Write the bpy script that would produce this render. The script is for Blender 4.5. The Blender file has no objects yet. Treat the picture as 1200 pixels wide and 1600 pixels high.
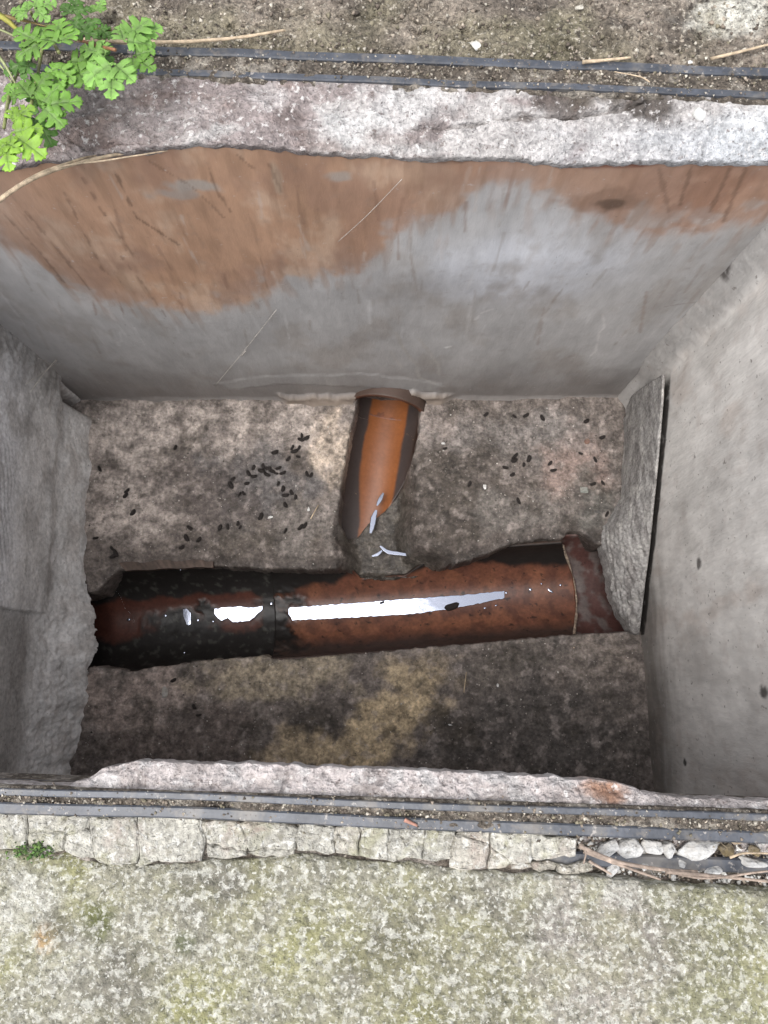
import bpy, bmesh, math, random
import numpy as np
from mathutils import Vector, Matrix

rng = np.random.default_rng(7)
random.seed(7)
scene = bpy.context.scene
C = scene.collection

# ------------------------------------------------------------------ camera
CAM = np.array([0.0425, -0.0698, 0.4004])
TILT, ROLL, FPX = 0.1955, -0.0046, 1200.0          # tilt off the nadir, focal length in pixels of a 1200 px wide picture
_fw = np.array([0, math.sin(TILT), -math.cos(TILT)])
_up0 = np.array([0, math.cos(TILT), math.sin(TILT)]); _rt0 = np.array([1.0, 0, 0])
_rt = math.cos(ROLL) * _rt0 + math.sin(ROLL) * _up0
_up = -math.sin(ROLL) * _rt0 + math.cos(ROLL) * _up0
camd = bpy.data.cameras.new('camera'); camo = bpy.data.objects.new('camera', camd); C.objects.link(camo)
camo.matrix_world = Matrix([[_rt[i], _up[i], -_fw[i], CAM[i]] for i in range(3)] + [[0, 0, 0, 1]])
camd.sensor_fit = 'HORIZONTAL'; camd.sensor_width = 36.0; camd.lens = 36.0 * FPX / 1200.0
camd.clip_start = 0.01; camd.clip_end = 500
scene.camera = camo
scene.render.resolution_x, scene.render.resolution_y = 768, 1024

# ------------------------------------------------------------------ sky, sun, exposure
SUN_EL, SUN_AZ = math.radians(70), math.radians(225)     # azimuth clockwise from +Y: behind the camera, to the left
world = bpy.data.worlds.new('World'); scene.world = world; world.use_nodes = True
wn = world.node_tree.nodes; wl = world.node_tree.links; wn.clear()
sky = wn.new('ShaderNodeTexSky'); sky.sky_type = 'NISHITA'; sky.sun_disc = False
sky.sun_elevation = SUN_EL; sky.sun_rotation = SUN_AZ; sky.air_density = 1.0; sky.dust_density = 4.0; sky.ozone_density = 1.0
hs = wn.new('ShaderNodeHueSaturation'); hs.inputs['Saturation'].default_value = 0.30
bg = wn.new('ShaderNodeBackground'); bg.inputs['Strength'].default_value = 0.15
wo = wn.new('ShaderNodeOutputWorld')
wl.new(sky.outputs[0], hs.inputs['Color']); wl.new(hs.outputs[0], bg.inputs['Color']); wl.new(bg.outputs[0], wo.inputs['Surface'])
sd = bpy.data.lights.new('sun', 'SUN'); sd.energy = 1.2; sd.angle = math.radians(50); sd.color = (1.0, 0.985, 0.965)
so = bpy.data.objects.new('sun', sd); C.objects.link(so)
_d = Vector((math.sin(SUN_AZ) * math.cos(SUN_EL), math.cos(SUN_AZ) * math.cos(SUN_EL), math.sin(SUN_EL)))
so.rotation_euler = (-_d).to_track_quat('-Z', 'Y').to_euler(); so.location = (-1, -1, 3)
scene.view_settings.view_transform = 'Standard'; scene.view_settings.look = 'None'
scene.view_settings.gamma = 1.0; scene.view_settings.use_curve_mapping = False
scene.view_settings.exposure = 0.75
scene.cycles.max_bounces = 6
scene.cycles.use_denoising = True

# ------------------------------------------------------------------ helpers: rays, noise, masks
FZ = -0.442                                           # benching level; the rim of the chamber is z = 0

def ray(px, py):
    d = _fw + _rt * (px - 600) / FPX + _up * (800 - py) / FPX
    return d
def at_z(px, py, z=0.0):
    d = ray(px, py); return CAM + d * ((z - CAM[2]) / d[2])
def at_y(px, py, y):
    d = ray(px, py); return CAM + d * ((y - CAM[1]) / d[1])
def at_x(px, py, x):
    d = ray(px, py); return CAM + d * ((x - CAM[0]) / d[0])

def _hash(ix, iy, seed):
    h = (ix.astype(np.int64) * 374761393 + iy.astype(np.int64) * 668265263 + seed * 982451653) & 0xffffffff
    h = ((h ^ (h >> 13)) * 1274126177) & 0xffffffff
    return ((h ^ (h >> 16)) & 0xffffff) / float(0xffffff) * 2 * math.pi
def noise(x, y, seed=0):
    ix, iy = np.floor(x), np.floor(y); fx, fy = x - ix, y - iy
    u = fx * fx * fx * (fx * (fx * 6 - 15) + 10); v = fy * fy * fy * (fy * (fy * 6 - 15) + 10)
    def g(dx, dy):
        a = _hash(ix + dx, iy + dy, seed); return np.cos(a) * (fx - dx) + np.sin(a) * (fy - dy)
    a, b, c, d = g(0, 0), g(1, 0), g(0, 1), g(1, 1)
    return ((a + (b - a) * u) + ((c + (d - c) * u) - (a + (b - a) * u)) * v) * 1.5
def fbm(x, y, f, o=4, seed=0, gain=0.5):
    s = 0; a = 1.0; n = 0
    for k in range(o):
        s = s + a * noise(x * f + 17.3 * k, y * f - 9.1 * k, seed + k); n += a; a *= gain; f *= 2.03
    return s / n * 1.4
def sstep(a, b, x):
    t = np.clip((x - a) / (b - a), 0, 1); return t * t * (3 - 2 * t)
def seg_dist(x, y, pts):
    d = np.full(np.shape(x), 1e9)
    for (ax, ay), (bx, by) in zip(pts[:-1], pts[1:]):
        vx, vy = bx - ax, by - ay; L = vx * vx + vy * vy + 1e-12
        t = np.clip(((x - ax) * vx + (y - ay) * vy) / L, 0, 1)
        d = np.minimum(d, np.hypot(x - ax - t * vx, y - ay - t * vy))
    return d
def poly_sd(x, y, pts):                               # signed distance, negative inside
    d = seg_dist(x, y, list(pts) + [pts[0]]); ins = np.zeros(np.shape(x), bool)
    n = len(pts)
    for i in range(n):
        (ax, ay), (bx, by) = pts[i], pts[(i + 1) % n]
        if ay == by: continue
        c = ((ay > y) != (by > y)) & (x < (bx - ax) * (y - ay) / (by - ay) + ax)
        ins ^= c
    return np.where(ins, -d, d)
def mixc(col, c, m):
    m = np.clip(m, 0, 1)[..., None]; return col * (1 - m) + np.array(c) * m

# ------------------------------------------------------------------ helpers: meshes
def mesh_obj(name, V, F, mat, parent=None, cols=None, smooth=True, label=None, cat=None, group=None, kind=None):
    me = bpy.data.meshes.new(name)
    V = np.asarray(V, dtype=np.float32)
    if isinstance(F, np.ndarray):
        k = F.shape[1]; n = len(F)
        me.vertices.add(len(V)); me.vertices.foreach_set('co', V.ravel())
        me.loops.add(n * k); me.loops.foreach_set('vertex_index', F.astype(np.int32).ravel())
        me.polygons.add(n); me.polygons.foreach_set('loop_start', np.arange(0, n * k, k, dtype=np.int32))
        me.update(calc_edges=True)
    else:
        me.from_pydata(V.tolist(), [], F)
    if smooth: me.polygons.foreach_set('use_smooth', np.ones(len(me.polygons), bool))
    if cols is not None:
        a = me.color_attributes.new('Col', 'FLOAT_COLOR', 'POINT')
        cc = np.asarray(cols, dtype=np.float32)
        if cc.shape[1] == 3: cc = np.hstack([cc, np.ones((len(cc), 1), np.float32)])
        a.data.foreach_set('color', cc.ravel())
    me.validate(); me.update()
    if mat is not None: me.materials.append(mat)
    o = bpy.data.objects.new(name, me); C.objects.link(o)
    if parent is not None: o.parent = parent
    tag(o, label, cat, group, kind)
    return o
def tag(o, label=None, cat=None, group=None, kind=None):
    if label: o['label'] = label
    if cat: o['category'] = cat
    if group: o['group'] = group
    if kind: o['kind'] = kind
    return o
def thing(name, label, cat, loc=(0, 0, 0), group=None):
    o = bpy.data.objects.new(name, None); C.objects.link(o); o.location = loc; o.empty_display_size = 0.02
    bpy.context.view_layer.update()
    return tag(o, label, cat, group)
def grid_faces(nu, nv, flip=False):
    i, j = np.meshgrid(np.arange(nu - 1), np.arange(nv - 1), indexing='ij')
    a = i * nv + j
    F = np.stack([a, a + nv, a + nv + 1, a + 1], -1).reshape(-1, 4)
    return F[:, ::-1].copy() if flip else F
def sheet(name, P, mat, back, cols=None, flip=False, drop=None, **kw):
    """P (nu, nv, 3) surface; a skirt runs along BACK (vector) round its border and closes it into a slab; drop = mask of faces to leave out."""
    nu, nv = P.shape[:2]; V = P.reshape(-1, 3); F = grid_faces(nu, nv, flip)
    idx = np.arange(nu * nv).reshape(nu, nv)
    ring = np.concatenate([idx[:, 0], idx[-1, 1:], idx[-2::-1, -1], idx[0, -2:0:-1]])
    n0 = len(V); m = len(ring); B = V[ring] + np.asarray(back)
    V = np.vstack([V, B]); r2 = np.arange(n0, n0 + m)
    S = np.stack([ring, np.roll(ring, -1), np.roll(r2, -1), r2], -1)
    if not flip: S = S[:, ::-1]
    if drop is not None: F = F[~drop.reshape(-1)]
    F = np.vstack([F, S])
    if cols is not None:
        cc = cols.reshape(-1, cols.shape[-1]); cols = np.vstack([cc, cc[ring]])
    return mesh_obj(name, V, F, mat, cols=cols, **kw)
def tube(name, pts, r, mat, parent=None, n=8, cols=None, **kw):
    pts = [np.asarray(p, float) for p in pts]; V = []; F = []
    rs = r if hasattr(r, '__len__') else [r] * len(pts)
    for i, p in enumerate(pts):
        t = pts[min(i + 1, len(pts) - 1)] - pts[max(i - 1, 0)]; t = t / (np.linalg.norm(t) + 1e-12)
        a = np.cross(t, [0.13, 0.3, 0.94]); a /= np.linalg.norm(a); b = np.cross(t, a)
        for k in range(n):
            an = 2 * math.pi * k / n; V.append(p + rs[i] * (math.cos(an) * a + math.sin(an) * b))
    for i in range(len(pts) - 1):
        for k in range(n):
            F.append((i * n + k, i * n + (k + 1) % n, (i + 1) * n + (k + 1) % n, (i + 1) * n + k))
    F.append(tuple(range(n))[::-1]); F.append(tuple((len(pts) - 1) * n + k for k in range(n)))
    return mesh_obj(name, V, F, mat, parent, **kw)
def smooth_path(ctrl, n=16):
    """Catmull-Rom through control points."""
    c = [np.asarray(p, float) for p in ctrl]; c = [2 * c[0] - c[1]] + c + [2 * c[-1] - c[-2]]
    out = []
    for i in range(1, len(c) - 2):
        for k in range(n):
            t = k / n
            out.append(0.5 * ((2 * c[i]) + (-c[i - 1] + c[i + 1]) * t + (2 * c[i - 1] - 5 * c[i] + 4 * c[i + 1] - c[i + 2]) * t * t + (-c[i - 1] + 3 * c[i] - 3 * c[i + 1] + c[i + 2]) * t ** 3))
    out.append(c[-2]); return out

# ------------------------------------------------------------------ materials
def mineral(name, base=None, mott=(60, 0.75, 1.2), fine=(450, 0.75, 1.25), specks=(), bump=(0.6, 420), bump2=(0.5, 90), rough=(0.35, 0.9), stretch=(1, 1, 1), bd=0.002, spec=0.4, dist=0.0):
    """Colour attribute (or a flat colour) x two noises, plus specks [(scale, lo, hi, colour, amount)]; alpha of the attribute = dryness."""
    m = bpy.data.materials.new(name); m.use_nodes = True; nt = m.node_tree; N = nt.nodes; L = nt.links
    p = N['Principled BSDF']; tc = N.new('ShaderNodeTexCoord')
    mp = N.new('ShaderNodeMapping'); mp.inputs['Scale'].default_value = stretch; L.new(tc.outputs['Object'], mp.inputs[0])
    if base is None:
        at = N.new('ShaderNodeAttribute'); at.attribute_name = 'Col'; col = at.outputs['Color']; dry = at.outputs['Alpha']
    else:
        rgb = N.new('ShaderNodeRGB'); rgb.outputs[0].default_value = (*base, 1); col = rgb.outputs[0]; dry = None
    def nz(scale, detail=4, ro=0.6, src=mp, ds=0.0):
        n = N.new('ShaderNodeTexNoise'); n.inputs['Scale'].default_value = scale; n.inputs['Detail'].default_value = detail; n.inputs['Roughness'].default_value = ro; n.inputs['Distortion'].default_value = ds
        L.new(src.outputs[0], n.inputs['Vector']); return n.outputs['Fac']
    def mr(f, a, b, c, d):
        n = N.new('ShaderNodeMapRange'); n.inputs[1].default_value = a; n.inputs[2].default_value = b; n.inputs[3].default_value = c; n.inputs[4].default_value = d
        L.new(f, n.inputs[0]); return n.outputs[0]
    def mixn(fac, a, b, mode='MIX'):
        n = N.new('ShaderNodeMix'); n.data_type = 'RGBA'; n.blend_type = mode
        if isinstance(fac, (int, float)): n.inputs[0].default_value = fac
        else: L.new(fac, n.inputs[0])
        L.new(a, n.inputs[6])
        if isinstance(b, tuple): n.inputs[7].default_value = (*b, 1)
        else: L.new(b, n.inputs[7])
        return n.outputs[2]
    for (sc, lo, hi) in (mott, fine):
        f = mr(nz(sc), 0.3, 0.7, lo, hi); col = mixn(1.0, col, f, 'MULTIPLY')
    hs_ = []
    for i, (sc, lo, hi, c, amt) in enumerate(specks):
        mpp = N.new('ShaderNodeMapping'); mpp.inputs['Location'].default_value = (3.1 * i + 1, 1.7 * i, 0.9 * i); L.new(tc.outputs['Object'], mpp.inputs[0])
        f = mr(nz(sc, 4, 0.62, mpp, dist), lo, hi, 0, amt); col = mixn(f, col, c); hs_.append(f)
    L.new(col, p.inputs['Base Color'])
    if dry is not None: L.new(mr(dry, 0, 1, rough[0], rough[1]), p.inputs['Roughness'])
    else: p.inputs['Roughness'].default_value = rough[1]
    p.inputs['Specular IOR Level'].default_value = spec
    b1 = N.new('ShaderNodeBump'); b1.inputs['Strength'].default_value = bump2[0]; b1.inputs['Distance'].default_value = bd * 2; L.new(nz(bump2[1]), b1.inputs['Height'])
    b2 = N.new('ShaderNodeBump'); b2.inputs['Strength'].default_value = bump[0]; b2.inputs['Distance'].default_value = bd; L.new(nz(bump[1], 4), b2.inputs['Height']); L.new(b1.outputs[0], b2.inputs['Normal'])
    L.new(b2.outputs[0], p.inputs['Normal'])
    return m
def simple(name, col, rough=0.6, spec=0.4, nscale=150, var=0.25, bump=0.2, bscale=None, metallic=0.0, translucent=0):
    m = mineral(name, base=col, mott=(nscale * 0.25, 1 - var, 1 + var), fine=(nscale, 1 - var, 1 + var), bump=(bump, bscale or nscale * 2), bump2=(bump, nscale * 0.5), rough=(rough, rough), spec=spec, bd=0.001)
    m.node_tree.nodes['Principled BSDF'].inputs['Metallic'].default_value = metallic
    return m

M_wall = mineral('wall_concrete', mott=(22, 0.86, 1.14), fine=(150, 0.92, 1.08), specks=((70, 0.58, 0.76, (0.24, 0.20, 0.175), 0.3), (190, 0.66, 0.76, (0.60, 0.585, 0.58), 0.4), (300, 0.69, 0.74, (0.07, 0.055, 0.045), 0.6)), stretch=(1.0, 1.0, 0.32), bump=(0.2, 300), bump2=(0.06, 110), rough=(0.3, 0.75))
M_wallv = mineral('wall_concrete_streaked', mott=(20, 0.85, 1.15), fine=(150, 0.9, 1.1), specks=((40, 0.54, 0.74, (0.42, 0.35, 0.31), 0.35), (110, 0.60, 0.76, (0.66, 0.645, 0.63), 0.45), (200, 0.64, 0.70, (0.14, 0.12, 0.105), 0.65)), stretch=(1.0, 1.0, 0.3), bump=(0.35, 300), bump2=(0.15, 120), rough=(0.35, 0.85))
M_wallr = mineral('rough_wall', mott=(35, 0.78, 1.2), fine=(230, 0.76, 1.22), specks=((60, 0.56, 0.74, (0.24, 0.22, 0.205), 0.4), (170, 0.62, 0.72, (0.60, 0.58, 0.56), 0.5), (230, 0.65, 0.72, (0.09, 0.08, 0.07), 0.6)), bump=(0.45, 280), bump2=(0.2, 120), rough=(0.35, 0.85))
M_mortar = mineral('mortar', mott=(70, 0.68, 1.22), fine=(380, 0.62, 1.3), specks=((240, 0.57, 0.66, (0.72, 0.69, 0.67), 0.75), (200, 0.60, 0.69, (0.12, 0.09, 0.08), 0.75), (420, 0.63, 0.69, (0.07, 0.055, 0.05), 0.8)), bump=(0.9, 380), bump2=(0.8, 110), bd=0.003)
M_bench = mineral('benching', mott=(95, 0.5, 1.55), fine=(300, 0.6, 1.4), specks=((150, 0.60, 0.70, (0.40, 0.345, 0.31), 0.35), (110, 0.56, 0.68, (0.06, 0.05, 0.042), 0.6), (400, 0.68, 0.73, (0.5, 0.47, 0.43), 0.7)), bump=(0.8, 320), bump2=(0.6, 90), rough=(0.12, 0.85), bd=0.002)
M_pipe = mineral('vitrified_clay', mott=(60, 0.75, 1.2), fine=(300, 0.8, 1.2), specks=((140, 0.66, 0.72, (0.012, 0.01, 0.009), 0.85),), bump=(0.12, 260), bump2=(0.12, 60), rough=(0.10, 0.7), bd=0.001, spec=0.4)
M_pave = mineral('lichened_concrete', mott=(16, 0.78, 1.22), fine=(360, 0.6, 1.35), specks=((30, 0.48, 0.70, (0.30, 0.29, 0.15), 0.6), (90, 0.52, 0.70, (0.20, 0.19, 0.155), 0.55), (210, 0.51, 0.60, (0.60, 0.59, 0.53), 0.55), (280, 0.54, 0.64, (0.12, 0.115, 0.085), 0.68), (430, 0.56, 0.64, (0.70, 0.69, 0.63), 0.65)), bump=(0.9, 420), bump2=(0.8, 200), bd=0.0022, dist=0.25)
M_soil = mineral('gritty_soil', mott=(40, 0.75, 1.25), fine=(380, 0.45, 1.55), specks=((300, 0.58, 0.65, (0.52, 0.47, 0.39), 0.75), (200, 0.58, 0.66, (0.045, 0.036, 0.03), 0.8)), bump=(1.0, 360), bump2=(0.9, 140), bd=0.003)
M_fillet = mineral('grey_mortar', mott=(70, 0.72, 1.22), fine=(340, 0.65, 1.3), specks=((220, 0.62, 0.70, (0.50, 0.48, 0.45), 0.6), (240, 0.63, 0.70, (0.07, 0.06, 0.05), 0.7)), bump=(0.8, 330), bump2=(0.6, 110), bd=0.0025)
M_rail = mineral('black_frame', base=(0.055, 0.061, 0.075), mott=(50, 0.7, 1.4), fine=(300, 0.8, 1.2), specks=((45, 0.52, 0.66, (0.19, 0.175, 0.155), 0.65), (140, 0.56, 0.68, (0.16, 0.14, 0.12), 0.6), (260, 0.62, 0.69, (0.36, 0.33, 0.3), 0.75)), bump=(0.25, 300), bump2=(0.2, 50), rough=(0.3, 0.42), bd=0.001, spec=0.6)
M_pellet = simple('dark_pellet', (0.020, 0.015, 0.013), rough=0.5, nscale=400, var=0.3, bump=0.4)
M_stone = mineral('white_rubble', mott=(60, 0.8, 1.15), fine=(350, 0.75, 1.2), specks=((70, 0.50, 0.68, (0.34, 0.30, 0.25), 0.6), (220, 0.57, 0.68, (0.25, 0.22, 0.18), 0.6)), bump=(0.8, 300), bump2=(0.6, 90))
M_grain = mineral('grit', mott=(60, 0.8, 1.2), fine=(350, 0.75, 1.25), bump=(0.6, 300), bump2=(0.4, 90))
M_straw = simple('dry_stalk', (0.46, 0.36, 0.25), rough=0.7, nscale=250, var=0.3, bump=0.4)
M_twig = simple('brown_twig', (0.30, 0.235, 0.19), rough=0.8, nscale=250, var=0.35, bump=0.5)
M_web = simple('web_strand', (0.48, 0.45, 0.41), rough=0.8, nscale=300, var=0.2)
def water_mat():
    m = bpy.data.materials.new('water_film'); m.use_nodes = True; nt = m.node_tree; N = nt.nodes; L = nt.links
    p = N['Principled BSDF']; p.inputs['Base Color'].default_value = (0.36, 0.385, 0.46, 1); p.inputs['Metallic'].default_value = 0.9; p.inputs['Roughness'].default_value = 0.07
    tc = N.new('ShaderNodeTexCoord'); n = N.new('ShaderNodeTexNoise'); n.inputs['Scale'].default_value = 90; L.new(tc.outputs['Object'], n.inputs['Vector'])
    b = N.new('ShaderNodeBump'); b.inputs['Strength'].default_value = 0.06; b.inputs['Distance'].default_value = 0.001; L.new(n.outputs['Fac'], b.inputs['Height']); L.new(b.outputs[0], p.inputs['Normal'])
    return m
M_water = water_mat()
def leaf_mat():
    m = bpy.data.materials.new('leaf'); m.use_nodes = True; nt = m.node_tree; N = nt.nodes; L = nt.links
    p = N['Principled BSDF']; at = N.new('ShaderNodeAttribute'); at.attribute_name = 'Col'
    tc = N.new('ShaderNodeTexCoord'); n = N.new('ShaderNodeTexNoise'); n.inputs['Scale'].default_value = 120; n.inputs['Detail'].default_value = 5; L.new(tc.outputs['Object'], n.inputs['Vector'])
    r = N.new('ShaderNodeMapRange'); r.inputs[1].default_value = 0.3; r.inputs[2].default_value = 0.7; r.inputs[3].default_value = 0.75; r.inputs[4].default_value = 1.25; L.new(n.outputs['Fac'], r.inputs[0])
    mx = N.new('ShaderNodeMix'); mx.data_type = 'RGBA'; mx.blend_type = 'MULTIPLY'; mx.inputs[0].default_value = 1; L.new(at.outputs['Color'], mx.inputs[6]); L.new(r.outputs[0], mx.inputs[7])
    L.new(mx.outputs[2], p.inputs['Base Color']); p.inputs['Roughness'].default_value = 0.5; p.inputs['Specular IOR Level'].default_value = 0.35
    tr = N.new('ShaderNodeBsdfTranslucent'); L.new(mx.outputs[2], tr.inputs['Color'])
    ms = N.new('ShaderNodeMixShader'); ms.inputs[0].default_value = 0.3; L.new(p.outputs[0], ms.inputs[1]); L.new(tr.outputs[0], ms.inputs[2])
    L.new(ms.outputs[0], N['Material Output'].inputs['Surface'])
    b = N.new('ShaderNodeBump'); b.inputs['Strength'].default_value = 0.4; b.inputs['Distance'].default_value = 0.0015; L.new(n.outputs['Fac'], b.inputs['Height']); L.new(b.outputs[0], p.inputs['Normal'])
    return m
M_leaf = leaf_mat()

# ------------------------------------------------------------------ key planes of the chamber
YW = 0.2300                                          # inner face of the far wall
XR, XL = 0.3210, -0.3040                             # inner faces of the side walls
def fpt(px, py, z=FZ): return tuple(at_z(px, py, z)[:2])
def fpoly(pts, z=FZ): return [fpt(*p, z) for p in pts]

# pipe axes (on the benching plane)
A0 = np.array(fpt(180, 970)); A1 = np.array(fpt(900, 919))
adir = (A1 - A0) / np.linalg.norm(A1 - A0); aper = np.array([-adir[1], adir[0]])
B0 = np.array(fpt(606, 628)); B1 = np.array(fpt(566, 850))
bdir = (B1 - B0) / np.linalg.norm(B1 - B0); bper = np.array([-bdir[1], bdir[0]])   # points to the right-hand bank in the picture

# ------------------------------------------------------------------ far ground, near pavement, wide ground
def ring_ground():
    o, h = 30.0, (-0.62, 0.62, -0.52, 0.55)
    V = [(-o, -o, -0.03), (o, -o, -0.03), (o, o, -0.03), (-o, o, -0.03), (h[0], h[2], -0.03), (h[1], h[2], -0.03), (h[1], h[3], -0.03), (h[0], h[3], -0.03)]
    F = [(0, 1, 5, 4), (1, 2, 6, 5), (2, 3, 7, 6), (3, 0, 4, 7)]
    cols = np.tile(np.array([0.15, 0.14, 0.11, 1.0]), (8, 1))
    mesh_obj('ground', V, F, M_soil, cols=cols, smooth=False, kind='structure')
ring_ground()

def rail_line(p0, p1, z):
    a, b = at_z(*p0, z), at_z(*p1, z); return a, b
def line_y(l, x): a, b = l; return a[1] + (b[1] - a[1]) * (x - a[0]) / (b[0] - a[0])
ZR = 0.003
R_far_out = rail_line((0, 68), (1200, 111), ZR)
R_far_in = rail_line((0, 101), (1200, 145), ZR)
R_near_in = rail_line((0, 1236), (1200, 1277), ZR)
R_near_out = rail_line((0, 1261), (1200, 1309), ZR)

# far gritty soil
nx, ny = 420, 130
gx = np.linspace(-0.66, 0.66, nx); gv = np.linspace(0, 1, ny) ** 1.4
X, Vv = np.meshgrid(gx, gv, indexing='ij')
Y = line_y(R_far_out, X) + 0.002 + Vv * 0.32
H = 0.002 + 0.003 * fbm(X, Y, 14, 4, 3) + 0.0028 * fbm(X, Y, 90, 3, 5) - 0.005 * sstep(0.012, 0, Y - line_y(R_far_out, X))
crk = np.abs(fbm(X, Y, 22, 3, 77)); H -= 0.006 * sstep(0.03, 0.0, crk)
col = np.full((nx, ny, 3), (0.225, 0.19, 0.155)); col = mixc(col, (0.12, 0.10, 0.082), sstep(-0.1, 0.4, fbm(X, Y, 18, 3, 8)))
col = mixc(col, (0.22, 0.205, 0.12), 0.4 * sstep(0.05, 0.5, fbm(X, Y, 12, 3, 21)))
wp = at_z(1150, 22, 0); col = mixc(col, (0.62, 0.6, 0.53), 0.9 * sstep(0.022, 0.004, np.hypot((X - wp[0]) * 0.55, Y - wp[1]) + 0.012 * fbm(X, Y, 80, 3, 4)))
P = np.stack([X, Y, H], -1)
sheet('soil', P, M_soil, (0, 0, -0.06), np.dstack([col, np.ones_like(X)]), kind='structure')

# near pavement
crack_px = [(-700, 1318), (-300, 1322), (0, 1327), (60, 1330), (100, 1332), (150, 1347), (215, 1351), (312, 1346), (322, 1339), (400, 1341), (462, 1332), (520, 1336), (560, 1344), (640, 1346), (705, 1354), (800, 1362), (900, 1366), (1000, 1377), (1100, 1385), (1200, 1391), (1500, 1400), (1900, 1410)]
crack = np.array([at_z(*p, 0.0)[:2] for p in crack_px])
nx, ny = 520, 190
gx = np.linspace(-0.66, 0.66, nx); gv = np.linspace(0, 1, ny) ** 1.25
X, Vv = np.meshgrid(gx, gv, indexing='ij')
ye = np.interp(X, crack[:, 0], crack[:, 1]) + 0.0012 * fbm(X, X * 0, 120, 3, 5)
Y = ye - 0.0008 - Vv * 0.36
dE = ye - Y
H = 0.0 + 0.0016 * fbm(X, Y, 10, 3, 31) + 0.0011 * fbm(X, Y, 130, 3, 33) - 0.002 * sstep(0.004, 0, dE)
col = np.full((nx, ny, 3), (0.275, 0.262, 0.205))
col = mixc(col, (0.25, 0.245, 0.105), 0.8 * sstep(0.0, 0.5, fbm(X, Y, 12, 4, 41)))
col = mixc(col, (0.15, 0.14, 0.115), 0.75 * sstep(0.05, 0.5, fbm(X, Y, 18, 4, 47)))
col = mixc(col, (0.42, 0.405, 0.355), 0.8 * sstep(0.05, 0.5, fbm(X, Y, 9, 4, 53)))
for (px, py, r, c, a) in ((148, 1438, .010, (0.10, 0.11, 0.035), .9), (75, 1465, .007, (0.42, 0.24, 0.10), .8), (95, 1455, .009, (0.13, 0.12, 0.10), .8), (290, 1470, .006, (0.09, 0.10, 0.05), .8), (700, 1560, .05, (0.2, 0.19, 0.10), .5), (1120, 1520, .05, (0.2, 0.2, 0.09), .5), (950, 1500, .04, (0.3, 0.27, 0.25), .6)):
    q = at_z(px, py, 0); col = mixc(col, c, a * sstep(1.2, 0.5, np.hypot(X - q[0], Y - q[1]) / r + 0.5 * fbm(X, Y, 60, 3, int(px))))
sheet('pavement', np.stack([X, Y, H], -1), M_pave, (0, 0, -0.08), np.dstack([col, np.ones_like(X)]), flip=True, kind='structure')

# bedding under the cracked edging
nx, ny = 260, 40
gx = np.linspace(-0.66, 0.66, nx); gv = np.linspace(0, 1, ny)
X, Vv = np.meshgrid(gx, gv, indexing='ij'); yt = line_y(R_near_in, X) - 0.001; yb = np.interp(X, crack[:, 0], crack[:, 1]) - 0.006
Y = yt + (yb - yt) * Vv
H = -0.0028 - 0.0077 * sstep(at_z(820, 1330)[0], at_z(850, 1330)[0], X) + 0.0012 * fbm(X, Y, 60, 3, 61) + 0.0015 * fbm(X, Y, 200, 2, 62)
col = mixc(np.full((nx, ny, 3), (0.12, 0.10, 0.08)), (0.28, 0.25, 0.22), sstep(-0.1, 0.4, fbm(X, Y, 60, 3, 64)))
sheet('soil', np.stack([X, Y, H], -1), M_soil, (0, 0, -0.06), np.dstack([col, np.ones_like(X)]), flip=True, kind='structure')

# ------------------------------------------------------------------ chamber walls
edge_px = [(-700, 300), (-300, 275), (0, 262), (60, 247), (110, 250), (180, 236), (300, 222), (380, 224), (480, 235), (600, 240), (690, 247), (740, 244), (850, 248), (880, 258), (910, 255), (1000, 250), (1200, 251), (1500, 262), (1900, 275)]
YE = YW - 0.0025
edge = np.array([at_y(*p, YE)[[0, 2]] for p in edge_px])
# far wall with its rust stain
nx, nz_ = 560, 330
gx = np.linspace(-0.37, 0.37, nx); gz = np.linspace(0, 1, nz_)
X, Z = np.meshgrid(gx, gz, indexing='ij'); Z = (FZ - 0.12) + Z * (np.interp(X, edge[:, 0], edge[:, 1]) - 0.005 - (FZ - 0.12))
def wpt(px, py): q = at_y(px, py, YW); return (q[0], q[2])
bulge = -0.004 * np.exp(-((X - 0.1) / 0.12) ** 2 - ((Z + 0.14) / 0.05) ** 2) - 0.003 * np.exp(-((X + 0.15) / 0.1) ** 2 - ((Z + 0.22) / 0.05) ** 2)
Yw = YW + bulge + 0.0012 * fbm(X, Z, 9, 3, 71) + 0.00010 * fbm(X, Z * .5, 70, 3, 72)
hz = Z - FZ                                           # height over the benching
# rough plaster flange along the foot, thickest over the branch pipe
q1, q2 = wpt(440, 612)[0], wpt(700, 612)[0]
fl = sstep(q1 - 0.012, q1 + 0.004, X + 0.01 * fbm(X, Z, 40, 2, 9)) * sstep(q2 + 0.012, q2 - 0.01, X)
top = 0.016 + 0.010 * fbm(X, X * 0, 45, 3, 15) + 0.012 * np.exp(-((X - wpt(645, 600)[0]) / 0.018) ** 2)
Yw -= 0.006 * fl * sstep(top + 0.003, top - 0.003, hz) * (1 + 0.3 * fbm(X, Z, 60, 4, 18))
lower = sstep(0.010, -0.004, hz + 0.006 * fbm(X, X * 0, 25, 3, 19)); Yw -= 0.004 * lower
pl = poly_sd(X, Z, [wpt(*p) for p in ((335, 600), (400, 588), (560, 583), (690, 598), (690, 612), (560, 604), (440, 600), (360, 608))]) + 0.004 * fbm(X, Z, 70, 3, 20)
Yw -= 0.0009 * sstep(0.004, -0.004, pl)
grey = np.array((0.43, 0.42, 0.415))
col = np.tile(grey, (nx, nz_, 1))
col = mixc(col, (0.60, 0.61, 0.645), 0.9 * sstep(1.0, 0.2, np.hypot((X - wpt(830, 400)[0]) / 0.11, (Z - wpt(830, 420)[1]) / 0.085) + 0.3 * fbm(X, Z, 20, 3, 23)))
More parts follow.
